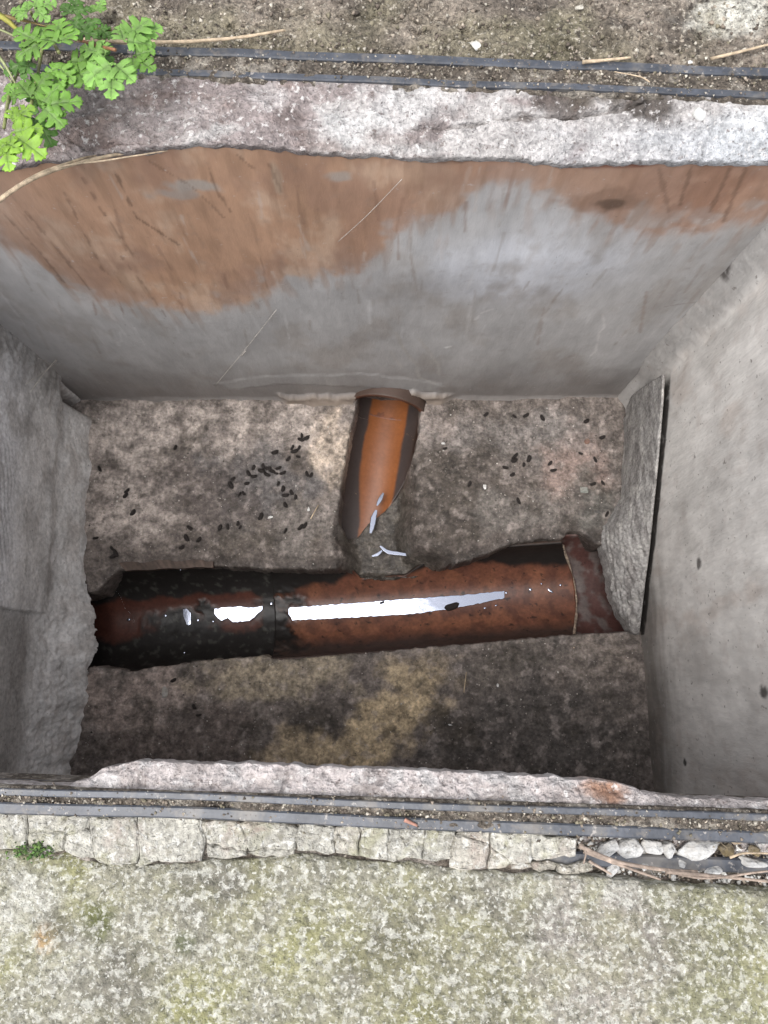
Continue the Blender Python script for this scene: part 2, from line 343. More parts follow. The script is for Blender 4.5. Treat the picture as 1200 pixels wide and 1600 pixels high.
col = mixc(col, (0.34, 0.31, 0.285), 0.6 * sstep(0.0, 0.45, fbm(X * 0.9, Z * .5, 16, 5, 25, .6)))
col = mixc(col, (0.19, 0.17, 0.158), 0.8 * sstep(0.14, 0.01, hz + 0.025 * fbm(X, Z, 14, 3, 26)))          # darker towards the foot
bnd_px = [(-900, 330), (-300, 345), (0, 385), (60, 410), (100, 448), (150, 466), (230, 478), (330, 486), (380, 470), (420, 455), (450, 438), (560, 420), (600, 388), (645, 350), (700, 340), (735, 312), (760, 297), (800, 292), (850, 310), (900, 330), (960, 350), (1010, 372), (1080, 366), (1140, 352), (1200, 345), (1500, 350)]
bd_ = np.array([wpt(*p) for p in bnd_px]); zb = np.interp(X, bd_[:, 0], bd_[:, 1])
sn = Z - zb + 0.012 * fbm(X, Z, 28, 5, 27, .6) + 0.008 * fbm(X * 2.5, Z * 0.7, 40, 4, 28, .6)
stain = np.clip(0.6 * sstep(-0.005, 0.012, sn) + 0.4 * sstep(-0.025, 0.04, sn), 0, 1)
br = np.tile(np.array((0.45, 0.265, 0.165)), (nx, nz_, 1))
br = mixc(br, (0.54, 0.37, 0.26), 0.8 * sstep(-0.05, 0.4, fbm(X, Z * .6, 22, 5, 81, .6)))
br = mixc(br, (0.33, 0.19, 0.125), 0.8 * sstep(0.0, 0.45, fbm(X, Z * .6, 15, 5, 83, .6)))
br = mixc(br, (0.35, 0.205, 0.14), 0.7 * sstep(0.04, 0.12, X) )
br = mixc(br, (0.40, 0.35, 0.32), 0.75 * sstep(0.12, 0.42, fbm(X * 0.9, Z * .8, 26, 4, 85)) * sstep(0.02, 0.05, 0.07 - sn))
br = mixc(br, (0.27, 0.19, 0.15), 0.6 * sstep(wpt(200, 400)[0], wpt(20, 400)[0], X))
col = col * (1 - 0.93 * stain[..., None]) + br * 0.93 * stain[..., None]
col = mixc(col, (0.28, 0.17, 0.11), 0.35 * sstep(-0.05, 0.0, sn) * sstep(0.1, 0.5, fbm(X * 3, Z * 0.5, 40, 2, 29)))   # runs below the stain
for (px, py, rx, ry, c, a) in ((955, 319, 34, 9, (0.07, 0.05, 0.04), .95), (940, 312, 75, 20, (0.2, 0.12, 0.08), .5), (300, 290, 50, 10, (0.36, 0.33, 0.3), .8), (270, 303, 40, 9, (0.34, 0.3, 0.27), .7), (432, 275, 9, 34, (0.4, 0.3, 0.22), .8), (530, 275, 26, 9, (0.36, 0.33, 0.3), .7), (700, 245, 60, 10, (0.09, 0.05, 0.035), .7), (950, 255, 90, 8, (0.17, 0.06, 0.04), .8), (1110, 300, 60, 60, (0.2, 0.1, 0.06), .5)):
    w = wpt(px, py); sx = abs(wpt(px + rx, py)[0] - w[0]); sz = abs(wpt(px, py + ry)[1] - w[1])
    col = mixc(col, c, a * sstep(1.15, 0.5, np.hypot((X - w[0]) / sx, (Z - w[1]) / sz) + 0.55 * fbm(X, Z, 70, 3, px)))
def strokes(col, lst, X, Z, f, wd):
    for (pts, w, c, a) in lst:
        d = seg_dist(X, Z, [f(*p) for p in pts]) + 0.0012 * fbm(X, Z, 110, 2, int(pts[0][0])); col = mixc(col, c, a * sstep(w * wd, w * wd * 0.35, d))
    return col
lt, dk = (0.55, 0.53, 0.52), (0.12, 0.07, 0.045)
col = strokes(col, [
    ([(742, 500), (752, 488), (770, 482)], 0.8, lt, .75), ([(942, 492), (944, 512), (936, 520), (930, 550), (922, 556)], 0.9, lt, .75), ([(697, 543), (703, 542)], 1.5, (0.66, 0.65, 0.63), .9),
    ([(618, 520), (630, 545), (650, 570), (655, 590), (690, 602)], 1.6, (0.42, 0.4, 0.38), .8), ([(655, 530), (670, 550), (685, 570), (686, 585)], 1.6, (0.42, 0.4, 0.38), .8), ([(610, 550), (628, 575)], 1.3, (0.42, 0.4, 0.38), .7),
    ([(850, 480), (840, 540)], 1.0, (0.26, 0.2, 0.17), .4), ([(1010, 455), (1000, 520)], 1.2, (0.26, 0.19, 0.15), .4),
    ([(170, 250), (215, 340), (280, 382)], 0.7, dk, .6), ([(230, 250), (300, 290), (350, 340)], 0.5, dk, .4), ([(130, 280), (160, 330), (210, 400)], 0.6, dk, .45), ([(100, 300), (160, 420), (190, 440)], 0.5, dk, .4), ([(40, 330), (100, 400), (140, 450)], 0.7, dk, .45),
    ([(0, 330), (60, 390), (100, 440)], 0.7, dk, .45), ([(325, 262), (340, 300), (360, 330)], 0.8, dk, .5), ([(190, 400), (260, 490)], 0.6, dk, .4), ([(420, 255), (440, 300)], .7, dk, .4), ([(370, 240), (395, 262)], .7, dk, .5),
    ([(1140, 265), (1110, 330)], 1.4, dk, .55), ([(1165, 265), (1130, 345)], 1.2, dk, .5), ([(1080, 262), (1062, 320)], 1.2, dk, .5), ([(1030, 265), (1045, 330)], 1.1, dk, .4),
    ([(1040, 478), (1100, 470), (1150, 474)], 0.7, (0.2, 0.17, 0.15), .4)], X, Z, wpt, 0.0016)
# fine runs down the face
rr_ = random.Random(5)
for k in range(110):
    xx = rr_.uniform(-0.33, 0.33); zz = rr_.uniform(-0.26, -0.01); ln = rr_.uniform(0.012, 0.06); sl = rr_.uniform(-.12, .12) - 0.25 * sstep(-0.05, -0.3, xx); up = zz > np.interp(xx, bd_[:, 0], bd_[:, 1])
    i0, i1 = np.searchsorted(gx, (xx - 0.03, xx + 0.03)); Xs, Zs = X[i0:i1], Z[i0:i1]
    d = np.hypot(np.maximum(np.abs(Zs - (zz - ln / 2)) - ln / 2, 0), Xs - xx - sl * (zz - Zs)) + 0.0012 * fbm(Xs, Zs, 45, 2, k); w_ = rr_.uniform(.0005, .0016)
    col[i0:i1] = mixc(col[i0:i1], ((0.22, 0.13, 0.09) if rr_.random() < .7 else (0.50, 0.43, 0.38)) if up else ((0.28, 0.24, 0.21) if rr_.random() < .5 else (0.60, 0.59, 0.585)), rr_.uniform(.2, .5) * sstep(w_ * 1.5, w_ * .3, d))
col = mixc(col, (0.38, 0.37, 0.365), 0.55 * sstep(0.006, -0.005, pl + 0.006 * fbm(X, Z, 60, 3, 91)))
col = mixc(col, (0.26, 0.21, 0.17), 0.85 * fl * sstep(top + 0.003, top - 0.003, hz))
P = np.stack([X, Yw, Z], -1)
# opening for the branch pipe
cxB = B0[0]; zB = FZ - 0.010
hole = (np.hypot(X - cxB - 0.002, Z - zB) < 0.045)[:-1, :-1]
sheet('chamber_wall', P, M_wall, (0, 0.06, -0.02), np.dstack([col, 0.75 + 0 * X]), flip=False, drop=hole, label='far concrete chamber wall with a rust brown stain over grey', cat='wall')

# right wall
SK_TOP = ((1036, 585), (1034, 620), (1031, 660), (1026, 720), (1021, 770), (1018, 800), (1015, 830), (1012, 860), (1008, 890), (1003, 930), (999, 965), (996, 992))
ny, nz_ = 420, 330
gy = np.linspace(-0.26, YW + 0.012, ny); gz = np.linspace(FZ - 0.10, -0.012, nz_)
Yg, Z = np.meshgrid(gy, gz, indexing='ij')
hz = Z - FZ
xb = XR + 0.006 * sstep(0.1, 0.4, hz)
Xw = xb + 0.0015 * fbm(Yg, Z, 10, 3, 101) + 0.0003 * fbm(Yg, Z * .5, 50, 3, 102)
def rpt(px, py): q = at_x(px, py, XR + 0.002); return (q[1], q[2])
# corner mortar fillet running up the far right corner
dc = (YW - Yg); cf = sstep(0.026, 0.014, dc + 0.003 * fbm(Yg, Z, 26, 4, 104))
Xw -= cf * (0.006 + 0.0009 * fbm(Yg, Z * .5, 90, 5, 105, 0.7)) * sstep(0.06, 0.12, hz) + 0.010 * np.exp(-(dc / 0.010) ** 2)
col = np.tile(np.array((0.68, 0.655, 0.62)), (ny, nz_, 1))
col = mixc(col, (0.52, 0.495, 0.465), 0.7 * sstep(0, 0.45, fbm(Yg, Z * .45, 18, 5, 107, .6)))
col = mixc(col, (0.50, 0.43, 0.38), 0.5 * sstep(0.1, 0.5, fbm(Yg, Z * .4, 15, 5, 108, .6)))
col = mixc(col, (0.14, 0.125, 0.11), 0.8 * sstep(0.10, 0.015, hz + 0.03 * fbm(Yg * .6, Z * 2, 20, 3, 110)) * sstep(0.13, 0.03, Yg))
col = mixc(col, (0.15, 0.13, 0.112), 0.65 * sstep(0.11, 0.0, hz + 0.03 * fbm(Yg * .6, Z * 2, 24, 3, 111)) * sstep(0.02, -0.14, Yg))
col = mixc(col, (0.36, 0.345, 0.33), 0.8 * cf)
for (px, py, r, c) in ((1160, 412, .012, (0.07, 0.06, 0.055)), (1075, 1192, .004, (0.02, 0.018, 0.015)), (1190, 1080, .006, (0.05, 0.045, 0.04)), (1093, 880, .005, (0.08, 0.075, 0.07))):
    w = rpt(px, py); col = mixc(col, c, 0.9 * sstep(1.2, 0.6, np.hypot(Yg - w[0], Z - w[1]) / r + 0.5 * fbm(Yg, Z, 120, 3, px)))
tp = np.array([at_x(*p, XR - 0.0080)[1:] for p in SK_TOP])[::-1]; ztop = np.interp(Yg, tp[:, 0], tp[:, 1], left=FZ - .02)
col = mixc(col, (0.03, 0.025, 0.022), 0.96 * sstep(0.004, -0.001, Z - ztop + 0.004 + 0.002 * fbm(Yg, Z, 60, 3, 119)) * sstep(0.022, 0.034, YW - Yg))  # near-black painted on the wall to deepen the shade behind the skirting
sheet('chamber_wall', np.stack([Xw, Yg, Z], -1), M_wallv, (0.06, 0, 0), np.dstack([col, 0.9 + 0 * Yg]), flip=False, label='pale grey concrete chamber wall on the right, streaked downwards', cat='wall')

# left wall: smooth upper panel, a ledge, and a rough mortar fillet at its foot
ny, nz_ = 480, 340
gy = np.linspace(-0.26, YW + 0.012, ny); gz = np.linspace(FZ - 0.10, -0.012, nz_)
Yg, Z = np.meshgrid(gy, gz, indexing='ij'); hz = Z - FZ
Xw = XL - 0.006 * sstep(0.1, 0.4, hz) + 0.0013 * fbm(Yg, Z, 10, 3, 121) + 0.0005 * fbm(Yg, Z, 80, 3, 122)
ystep = at_x(40, 955, XL)[1]
pan = sstep(ystep - 0.0012, ystep + 0.0006, Yg) * sstep(0.055, 0.075, hz + 0.006 * fbm(Yg, Z, 30, 2, 123))
Xw += 0.004 * pan
fo = 0.020 + 0.010 * fbm(Yg, Yg * 0, 14, 4, 125)          # how far the fillet comes out at floor level
pc = A0 + adir * ((XL + 0.02 - A0[0]) / adir[0])
foot = np.clip(1 - hz / (0.085 + 0.03 * fbm(Yg, Yg * 0 + 3, 10, 3, 126)), 0, 1.6)
fil = fo * foot ** 1.3 * sstep(YW - 0.004, YW - 0.03, Yg)
rgh = (0.0020 * fbm(Yg, Z, 45, 4, 127, 0.55) + 0.0008 * fbm(Yg, Z, 190, 3, 128)) * sstep(0.10, 0.05, hz)
near = sstep(ystep + 0.03, ystep - 0.02, Yg)
Xw += 0.010 * np.exp(-((Yg - pc[1]) / 0.05) ** 2) * np.clip(1 - hz / 0.05, 0, 1.2) + fil * (0.8 + 0.5 * near) + rgh * (0.5 + 0.8 * near)
cl = sstep(0.05, 0.012, (YW - Yg) + 0.012 * fbm(Yg, Z, 30, 3, 129)) * sstep(0.05, 0.09, hz)
Xw += cl * (0.002 + 0.0018 * fbm(Yg, Z, 80, 4, 130, 0.65))
gap = np.exp(-((YW - Yg - 0.012) / 0.006) ** 2) * sstep(0.075, 0.055, hz); Xw -= 0.022 * gap
col = np.tile(np.array((0.76, 0.745, 0.725)), (ny, nz_, 1))
col = mixc(col, (0.80, 0.80, 0.81), 0.85 * pan * sstep(0.11, 0.17, hz + 0.02 * fbm(Yg, Z, 30, 3, 131)))
col = mixc(col, (0.48, 0.46, 0.44), 0.7 * sstep(0.05, 0.45, fbm(Yg * 1.2, Z * 1.2, 18, 4, 132)))
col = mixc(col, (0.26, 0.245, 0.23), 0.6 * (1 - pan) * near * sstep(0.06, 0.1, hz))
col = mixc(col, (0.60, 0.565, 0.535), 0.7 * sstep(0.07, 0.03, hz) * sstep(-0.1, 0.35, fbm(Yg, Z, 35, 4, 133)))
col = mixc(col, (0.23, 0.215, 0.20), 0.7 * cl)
col = mixc(col, (0.10, 0.06, 0.04), 0.9 * np.clip(gap, 0, 1))
wav = np.sin((Z * 1.0 - Yg * 0.35) * 900 + 3.0 * fbm(Yg, Z, 25, 3, 134)); col = mixc(col, (0.36, 0.355, 0.355), 0.7 * pan * sstep(0.2, 0.8, wav) * sstep(0.13, 0.17, hz) * sstep(0.14, 0.09, Yg))
# hole where the main pipe passes through
pc = A0 + adir * ((XL + 0.02 - A0[0]) / adir[0])
hole = ((np.hypot((Yg - pc[1]), (Z - (FZ - 0.004))) < 0.057) & (Z < FZ + 0.001 + 0.006 * fbm(Yg, Z, 60, 3, 135)))[:-1, :-1]
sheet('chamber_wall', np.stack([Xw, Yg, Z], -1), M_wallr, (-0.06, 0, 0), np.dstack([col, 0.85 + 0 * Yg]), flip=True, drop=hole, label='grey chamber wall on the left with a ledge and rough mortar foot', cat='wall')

# near wall, under the rim
nx, nz_ = 120, 70
X, Z = np.meshgrid(np.linspace(-0.37, 0.37, nx), np.linspace(FZ - 0.10, -0.03, nz_), indexing='ij')
Yn = -0.237 + 0.002 * fbm(X, Z, 12, 3, 141)
col = mixc(np.full((nx, nz_, 3), (0.27, 0.26, 0.25)), (0.16, 0.13, 0.11), sstep(-0.1, 0.5, fbm(X, Z, 12, 3, 142)))
sheet('chamber_wall', np.stack([X, Yn, Z], -1), M_wall, (0, -0.06, 0), np.dstack([col, 0.9 + 0 * X]), flip=True, label='near concrete chamber wall under the broken mortar rim', cat='wall')

# ------------------------------------------------------------------ benching floor (height field with the channels let in)
main_poly = fpoly([(60, 945), (150, 925), (168, 906), (186, 890), (330, 884), (360, 886), (420, 889), (500, 890), (540, 888), (556, 896), (585, 900), (645, 897), (680, 886), (722, 879), (768, 864), (800, 851), (850, 843), (878, 843), (892, 832), (908, 832), (930, 850), (1010, 856), (1010, 985), (948, 988), (905, 990), (800, 999), (700, 1008), (550, 1021), (430, 1030), (412, 1023), (300, 1033), (200, 1048), (150, 1040), (60, 1060)])
br_poly = fpoly([(562, 600), (556, 640), (545, 690), (533, 760), (529, 815), (540, 832), (556, 828), (574, 806), (600, 786), (628, 752), (645, 715), (655, 670), (658, 600)])
val_poly = fpoly([(531, 840), (545, 788), (585, 738), (634, 726), (640, 790), (632, 830), (645, 862), (690, 880), (690, 905), (540, 905), (546, 868)])
x0, x1, y0, y1 = -0.335, 0.350, -0.245, 0.248
nx, ny = 560, 410
X, Y = np.meshgrid(np.linspace(x0, x1, nx), np.linspace(y0, y1, ny), indexing='ij')
jit = 0.0016 * fbm(X, Y, 90, 3, 201)
dM = poly_sd(X, Y, main_poly) + jit; dB = poly_sd(X, Y, br_poly) + 0.7 * jit; dV = poly_sd(X, Y, val_poly) + jit
H = FZ + 0.0030 * fbm(X, Y, 9, 3, 203) + 0.0012 * fbm(X, Y, 60, 4, 205) + 0.0006 * fbm(X, Y, 260, 2, 206)
H -= 0.006 * sstep(0.03, 0.0, dM) - 0.003
H -= 0.050 * sstep(0.014, -0.014, dV)
# rubble in the far right corner
q = fpt(935, 770); rb = sstep(0.045, 0.015, np.hypot(X - q[0], (Y - q[1]) * 0.7)); H += rb * 0.004 * np.abs(fbm(X, Y, 90, 3, 209))
floor_h = H.copy()
H -= 0.11 * sstep(0.0008, -0.003, dM)
H -= np.where(dV < -0.004, 0.036, 0.085) * sstep(0.0008, -0.003, dB)
# colours
col = np.tile(np.array((0.145, 0.122, 0.108)), (nx, ny, 1))
def blob(col, px, py, rx, ry, c, a, seed, jn=0.9, fr=28):
    qq = fpt(px, py); k = 1395.0
    return mixc(col, c, a * sstep(1.25, 0.45, np.hypot((X - qq[0]) * k / rx, (Y - qq[1]) * k / ry) + jn * fbm(X, Y, fr, 4, seed)))
pk, gy_, tn, dkb = (0.43, 0.372, 0.332), (0.125, 0.115, 0.112), (0.48, 0.375, 0.24), (0.06, 0.05, 0.042)
for b in ((220, 680, 170, 80, pk, .9, 1), (450, 665, 120, 40, pk, .7, 2), (205, 790, 80, 80, pk, .8, 3), (520, 700, 40, 60, (0.56, 0.46, 0.37), .7, 4), (300, 735, 70, 45, (0.11, 0.092, 0.083), .85, 5),
          (410, 760, 95, 70, gy_, .85, 6), (330, 785, 80, 60, (0.105, 0.088, 0.08), .8, 7), (420, 850, 120, 25, (0.10, 0.085, 0.07), .7, 8), (690, 660, 50, 40, (0.30, 0.255, 0.23), .7, 9), (790, 690, 120, 50, (0.165, 0.15, 0.14), .6, 10),
          (710, 780, 90, 90, dkb, .9, 11), (800, 800, 90, 40, (0.15, 0.135, 0.122), .7, 12), (900, 720, 60, 50, (0.29, 0.21, 0.18), .6, 13), (930, 780, 40, 45, (0.10, 0.10, 0.09), .6, 14),
          (200, 1100, 110, 60, (0.34, 0.275, 0.24), .8, 15), (430, 1050, 120, 45, (0.36, 0.30, 0.215), .75, 16), (330, 1150, 90, 45, (0.11, 0.088, 0.077), .9, 17), (250, 1180, 120, 40, (0.15, 0.12, 0.105), .8, 27), (640, 850, 90, 30, (0.09, 0.075, 0.065), .8, 28), (480, 820, 60, 50, (0.17, 0.15, 0.135), .8, 29), (900, 1180, 90, 60, (0.08, 0.07, 0.062), .8, 30), (860, 670, 90, 30, (0.19, 0.172, 0.16), .6, 31), (500, 1130, 60, 40, dkb, .8, 18), (470, 1170, 60, 35, tn, .7, 19),
          (650, 1075, 45, 30, tn, .9, 20), (625, 1110, 50, 36, tn, .95, 21), (585, 1150, 46, 34, tn, .95, 32), (550, 1185, 45, 30, tn, .9, 33), (650, 1050, 60, 30, (0.34, 0.27, 0.18), .6, 22), (720, 1160, 60, 60, dkb, .85, 23), (850, 1120, 130, 90, (0.085, 0.074, 0.067), .9, 24), (930, 1030, 70, 40, (0.22, 0.185, 0.16), .6, 25), (800, 1040, 80, 30, (0.09, 0.078, 0.066), .6, 26)):
    col = blob(col, *b)
col = mixc(col, (0.32, 0.275, 0.25), 0.45 * sstep(0.2, 0.5, fbm(X, Y, 70, 4, 220)))
col = mixc(col, (0.06, 0.05, 0.04), 0.6 * sstep(0.10, 0.55, fbm(X, Y, 26, 5, 221, .65)))
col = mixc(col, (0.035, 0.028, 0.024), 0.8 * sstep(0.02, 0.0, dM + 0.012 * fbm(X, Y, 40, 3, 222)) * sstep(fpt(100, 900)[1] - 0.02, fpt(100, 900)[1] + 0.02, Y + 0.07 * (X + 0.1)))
col = mixc(col, (0.10, 0.088, 0.074), 0.9 * sstep(0.008, -0.004, dV))
col = mixc(col, (0.04, 0.034, 0.03), 0.6 * sstep(0.004, -0.012, dV) * sstep(-0.2, 0.3, fbm(X, Y, 60, 3, 223)))
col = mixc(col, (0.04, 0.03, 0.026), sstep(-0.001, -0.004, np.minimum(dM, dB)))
dry = 0.95 - 0.5 * sstep(0.014, -0.01, dV) - 0.35 * sstep(0.012, 0.0, dM)
sheet('floor', np.stack([X, Y, H], -1), M_bench, (0, 0, -0.05), np.dstack([col, dry]), kind='structure')
H_floor = H
NXF, NYF = nx, ny
def floor_z(x, y):
    i = (x - x0) / (x1 - x0) * (NXF - 1); j = (y - y0) / (y1 - y0) * (NYF - 1)
    i = int(min(max(round(i), 0), NXF - 1)); j = int(min(max(round(j), 0), NYF - 1)); return float(H_floor[i, j])

# ------------------------------------------------------------------ mortar skirting that has come away from the right wall
def skirting():
    n = 260; m = 46
    bot = np.array([(*fpt(*p), FZ) for p in ((977, 628), (976, 660), (974, 700), (970, 745), (967, 780), (953, 803), (940, 822), (939, 848), (947, 876), (953, 912), (964, 948), (984, 984))])
    top = np.array([at_x(*p, XR - 0.0080) for p in SK_TOP])
    k = np.linspace(0, len(bot) - 1, n); B = np.stack([np.interp(k, np.arange(len(bot)), bot[:, c]) for c in range(3)], -1); T = np.stack([np.interp(k, np.arange(len(top)), top[:, c]) for c in range(3)], -1)
    T[:, 1] += 0.001 * fbm(k, k * 0, .5, 3, 2); B[:, :2] += (0.0016 * fbm(k, k * 0, 1.2, 4, 4))[:, None]
    P = np.zeros((n, m + 3, 3)); t = np.linspace(0, 1, m)
    for j in range(m):
        P[:, j] = B + (T - B) * t[j]; w = P[:, j, 1] * 1.0
        bul = 0.004 * math.sin(math.pi * t[j]) + (0.0030 * fbm(P[:, j, 1], P[:, j, 0] + P[:, j, 2], 70, 5, 8, .65) + 0.0012 * fbm(P[:, j, 1] * .3, P[:, j, 0] + P[:, j, 2], 160, 2, 9)) * (0.35 + sstep(.12, .02, w))
        P[:, j, 0] -= bul * .7; P[:, j, 2] += bul * .5
    P[:, m] = T + np.array((.0022, 0, -.0006)); P[:, m + 1] = T + np.array((.0030, 0, -.004)); P[:, m + 2] = T + np.array((.0030, 0, -.14))
    P[:, 0, 2] -= 0.004
    yy, hh = P[..., 1], P[..., 0] + P[..., 2]
    col = np.tile(np.array((0.36, 0.345, 0.33)), (n, m + 3, 1)); col = mixc(col, (0.22, 0.205, 0.195), .8 * sstep(0, .4, fbm(yy * .6, hh * 1.6, 30, 4, 12))); col = mixc(col, (0.50, 0.48, 0.45), .6 * sstep(.1, .45, fbm(yy, hh, 60, 4, 13)))
    sheet('mortar_skirting', P, M_fillet, (0.001, 0, -0.02), np.dstack([col, .9 + 0 * yy]), flip=False, label='grey mortar skirting standing off the foot of the right wall', cat='mortar')
skirting()

# ------------------------------------------------------------------ main drain pipe
def half_pipe(name, s0, s1, r, zc, parent, colf, dispf=None, th=(0.0, math.pi), wall=0.004, origin=None, d=None, p=None, slope=0.0, ns=None, nt=90, jag0=None, jag1=None, mat=None, label=None):
    origin = A0 if origin is None else origin; d = adir if d is None else d; p = aper if p is None else p
    ns = ns or int(max(12, (s1 - s0) / 0.0016))
    K, W_ = np.meshgrid(np.linspace(0, 1, ns), np.linspace(0, 1, nt), indexing='ij')
    t0 = th[0](s0 + (s1 - s0) * K) if callable(th[0]) else th[0]; T = t0 + (th[1] - t0) * W_
    a = s0 + (jag0(T) if jag0 else 0); b = s1 + (jag1(T) if jag1 else 0); S = a + (b - a) * K
    def pos(rr, off=0):
        return np.stack([origin[0] + d[0] * S + p[0] * rr * np.cos(T), origin[1] + d[1] * S + p[1] * rr * np.cos(T), zc + slope * S - rr * np.sin(T)], -1)
    c, dry_, di = colf(S, T)
    inner = pos(r - (di if di is not None else 0)); outer = pos(np.full_like(S, r + wall))
    n = ns * nt; V = np.vstack([inner.reshape(-1, 3), outer.reshape(-1, 3)])
    F = grid_faces(ns, nt); Fo = grid_faces(ns, nt, True) + n
    idx = np.arange(n).reshape(ns, nt)
    def strip(e): return np.stack([e[:-1], e[1:], e[1:] + n, e[:-1] + n], -1)
    F = np.vstack([F, Fo, strip(idx[0, :]), strip(idx[-1, :][::-1]), strip(idx[:, 0][::-1]), strip(idx[:, -1])])
    cc = np.dstack([c, dry_]).reshape(-1, 4); oc = np.tile(np.array((0.075, 0.048, 0.037, 0.9)), (n, 1))
    # broken end faces take the clay colour
    return mesh_obj(name, V, F, mat or M_pipe, parent, cols=np.vstack([cc, oc]), label=label)
pipe = thing('drain_pipe', 'brown glazed half pipe running across the chamber floor, black sludge at its left', 'pipe', (0, 0, 0))
sJ = float(np.dot(np.array(fpt(424, 955)) - A0, adir)); sE = float(np.dot(np.array(fpt(912, 915)) - A0, adir))
ZP = FZ - 0.004
brown = np.array((0.135, 0.055, 0.034)); blk = (0.012, 0.010, 0.009)
def px_s(px): return float(np.dot(np.array(fpt(px, 966 - 52 * (px - 180) / 720)) - A0, adir))
def col_left(S, T):
    c = np.tile(np.array((0.085, 0.030, 0.020)), (*S.shape, 1)); n1 = fbm(S, T * 0.05, 45, 4, 301); n2 = fbm(S, T * 0.05, 110, 4, 302)
    m1 = sstep(1.16, 1.02, T + 0.12 * n1)                                   # black far side
    m2 = sstep(1.80, 1.94, T + 0.16 * n1)                                   # black near side
    clot = sstep(0.028, 0.012, np.hypot((S - px_s(262)) * 0.45, (T - 1.72) * 0.05) + 0.014 * n1) + sstep(0.022, 0.008, np.hypot((S - px_s(415)) * 0.8, (T - 1.45) * 0.018) + 0.008 * n2) + sstep(.010, .004, np.hypot((S - px_s(300)) * .8, (T - 1.35) * .05) + .006 * n2)
    m3 = np.clip(clot, 0, 1)
    m = np.clip(m1 + m2 + m3, 0, 1); c = mixc(c, blk, m)
    c = mixc(c, (0.10, 0.10, 0.085), 0.35 * m * sstep(0.25, 0.5, n2))
    di = 0.0010 * m3 * (1.2 + 0.8 * n1 + 0.2 * n2) + 0.0002 * m * n1
    return c, 0.45 + 0.35 * m1 + 0.3 * m2 + 0.1 * m3, di
def col_right(S, T):
    c = np.tile(brown, (*S.shape, 1)); n1 = fbm(S, T * 0.05, 35, 4, 311); n2 = fbm(S, T * 0.05, 120, 4, 312)
    c = mixc(c, (0.20, 0.083, 0.045), 0.6 * sstep(-0.1, 0.5, n1)); c = mixc(c, (0.07, 0.03, 0.022), 0.6 * sstep(0.0, 0.5, fbm(S, T * .05, 60, 3, 315)))
    far_ = np.interp(S, [px_s(424), px_s(520), px_s(560), px_s(640), px_s(720), px_s(790), px_s(900)], [1.1, 0.95, 0.55, 0.9, 0.55, 0.75, 0.95])
    m1 = sstep(far_ + 0.08, far_ - 0.08, T + 0.12 * n1)
    m2 = 0.85 * sstep(2.15, 2.55, T + 0.14 * n1)
    m3 = sstep(0.026, 0.010, np.hypot((S - px_s(428)) * 0.75, (T - 1.9) * 0.020) + 0.014 * n1 + 0.006 * n2)
    m4 = sstep(0.5, 0.62, n2) * 0.8
    c = mixc(c, (0.030, 0.024, 0.021), m2); c = mixc(c, blk, np.clip(m1 + m3 + m4, 0, 1))
    di = 0.0024 * m3 * (1 + 0.7 * n1 + 0.2 * n2) + 0.0002 * m1 * n1
    return c, 0.38 + 0.35 * m1 + 0.35 * m2 + 0.1 * m3, di
half_pipe('channel', -0.16, sJ + 0.004, 0.0550, ZP - 0.001, pipe, col_left, th=(0.10, math.pi - 0.08), jag1=lambda T: 0.004 * fbm(T, T * 0, 1.6, 4, 9))
half_pipe('channel', sJ - 0.004, sE, 0.0525, ZP, pipe, col_right, th=(lambda S: np.interp(S, [px_s(500), px_s(548), px_s(566), px_s(640), px_s(690), px_s(740)], [0.12, 0.5, 0.92, 0.92, 0.5, 0.14]), math.pi - .1), jag1=lambda T: -0.016 * np.cos(T) ** 2 + 0.0015 * fbm(T, T * 0, 2, 3, 5) + 0.004 * np.sin(T))
def col_sock(S, T):
    n1 = fbm(S, T * .06, 60, 4, 321); c = np.tile(np.array((0.075, 0.033, 0.028)), (*S.shape, 1)); c = mixc(c, (0.13, 0.108, 0.10), 0.85 * sstep(-.15, .4, n1)); return c, 0.75 + 0 * S, 0.0006 * n1
half_pipe('socket', sE - 0.018, sE + 0.16, 0.0620, ZP + 0.002, pipe, col_sock, th=(0.22, math.pi - 0.14))
def col_lip(S, T):
    n1 = fbm(S, T * .06, 60, 4, 325); c = np.tile(np.array((0.17, 0.10, 0.07)), (*S.shape, 1)); c = mixc(c, (0.07, 0.05, 0.04), 0.7 * sstep(0, .4, n1)); return c, 0.9 + 0 * S, 0.0006 * n1
half_pipe('socket_shard', px_s(168), px_s(186), 0.0605, ZP, pipe, col_lip, th=(2.1, 2.95), wall=0.004, jag0=lambda T: 0.012 * (T - 2.1), nt=30, jag1=lambda T: 0.014 * (T - 2.1))
# pale broken rim at the right end of the channel
pts = []
for k in range(26):
    T = 0.35 + (math.pi - 0.45) * k / 25; s = sE - 0.016 * math.cos(T) ** 2 + 0.004 * math.sin(T) + 0.0008 + random.uniform(-.0006, .0006); rr = 0.0545
    pts.append((A0[0] + adir[0] * s + aper[0] * rr * math.cos(T), A0[1] + adir[1] * s + aper[1] * rr * math.cos(T), ZP - rr * math.sin(T)))
tube('broken_rim', pts, [0.0019 + random.uniform(-.0006, .0006) for _ in pts], simple('broken_clay', (0.27, 0.21, 0.16), 0.9, nscale=300, var=0.4, bump=0.6), pipe, n=7)
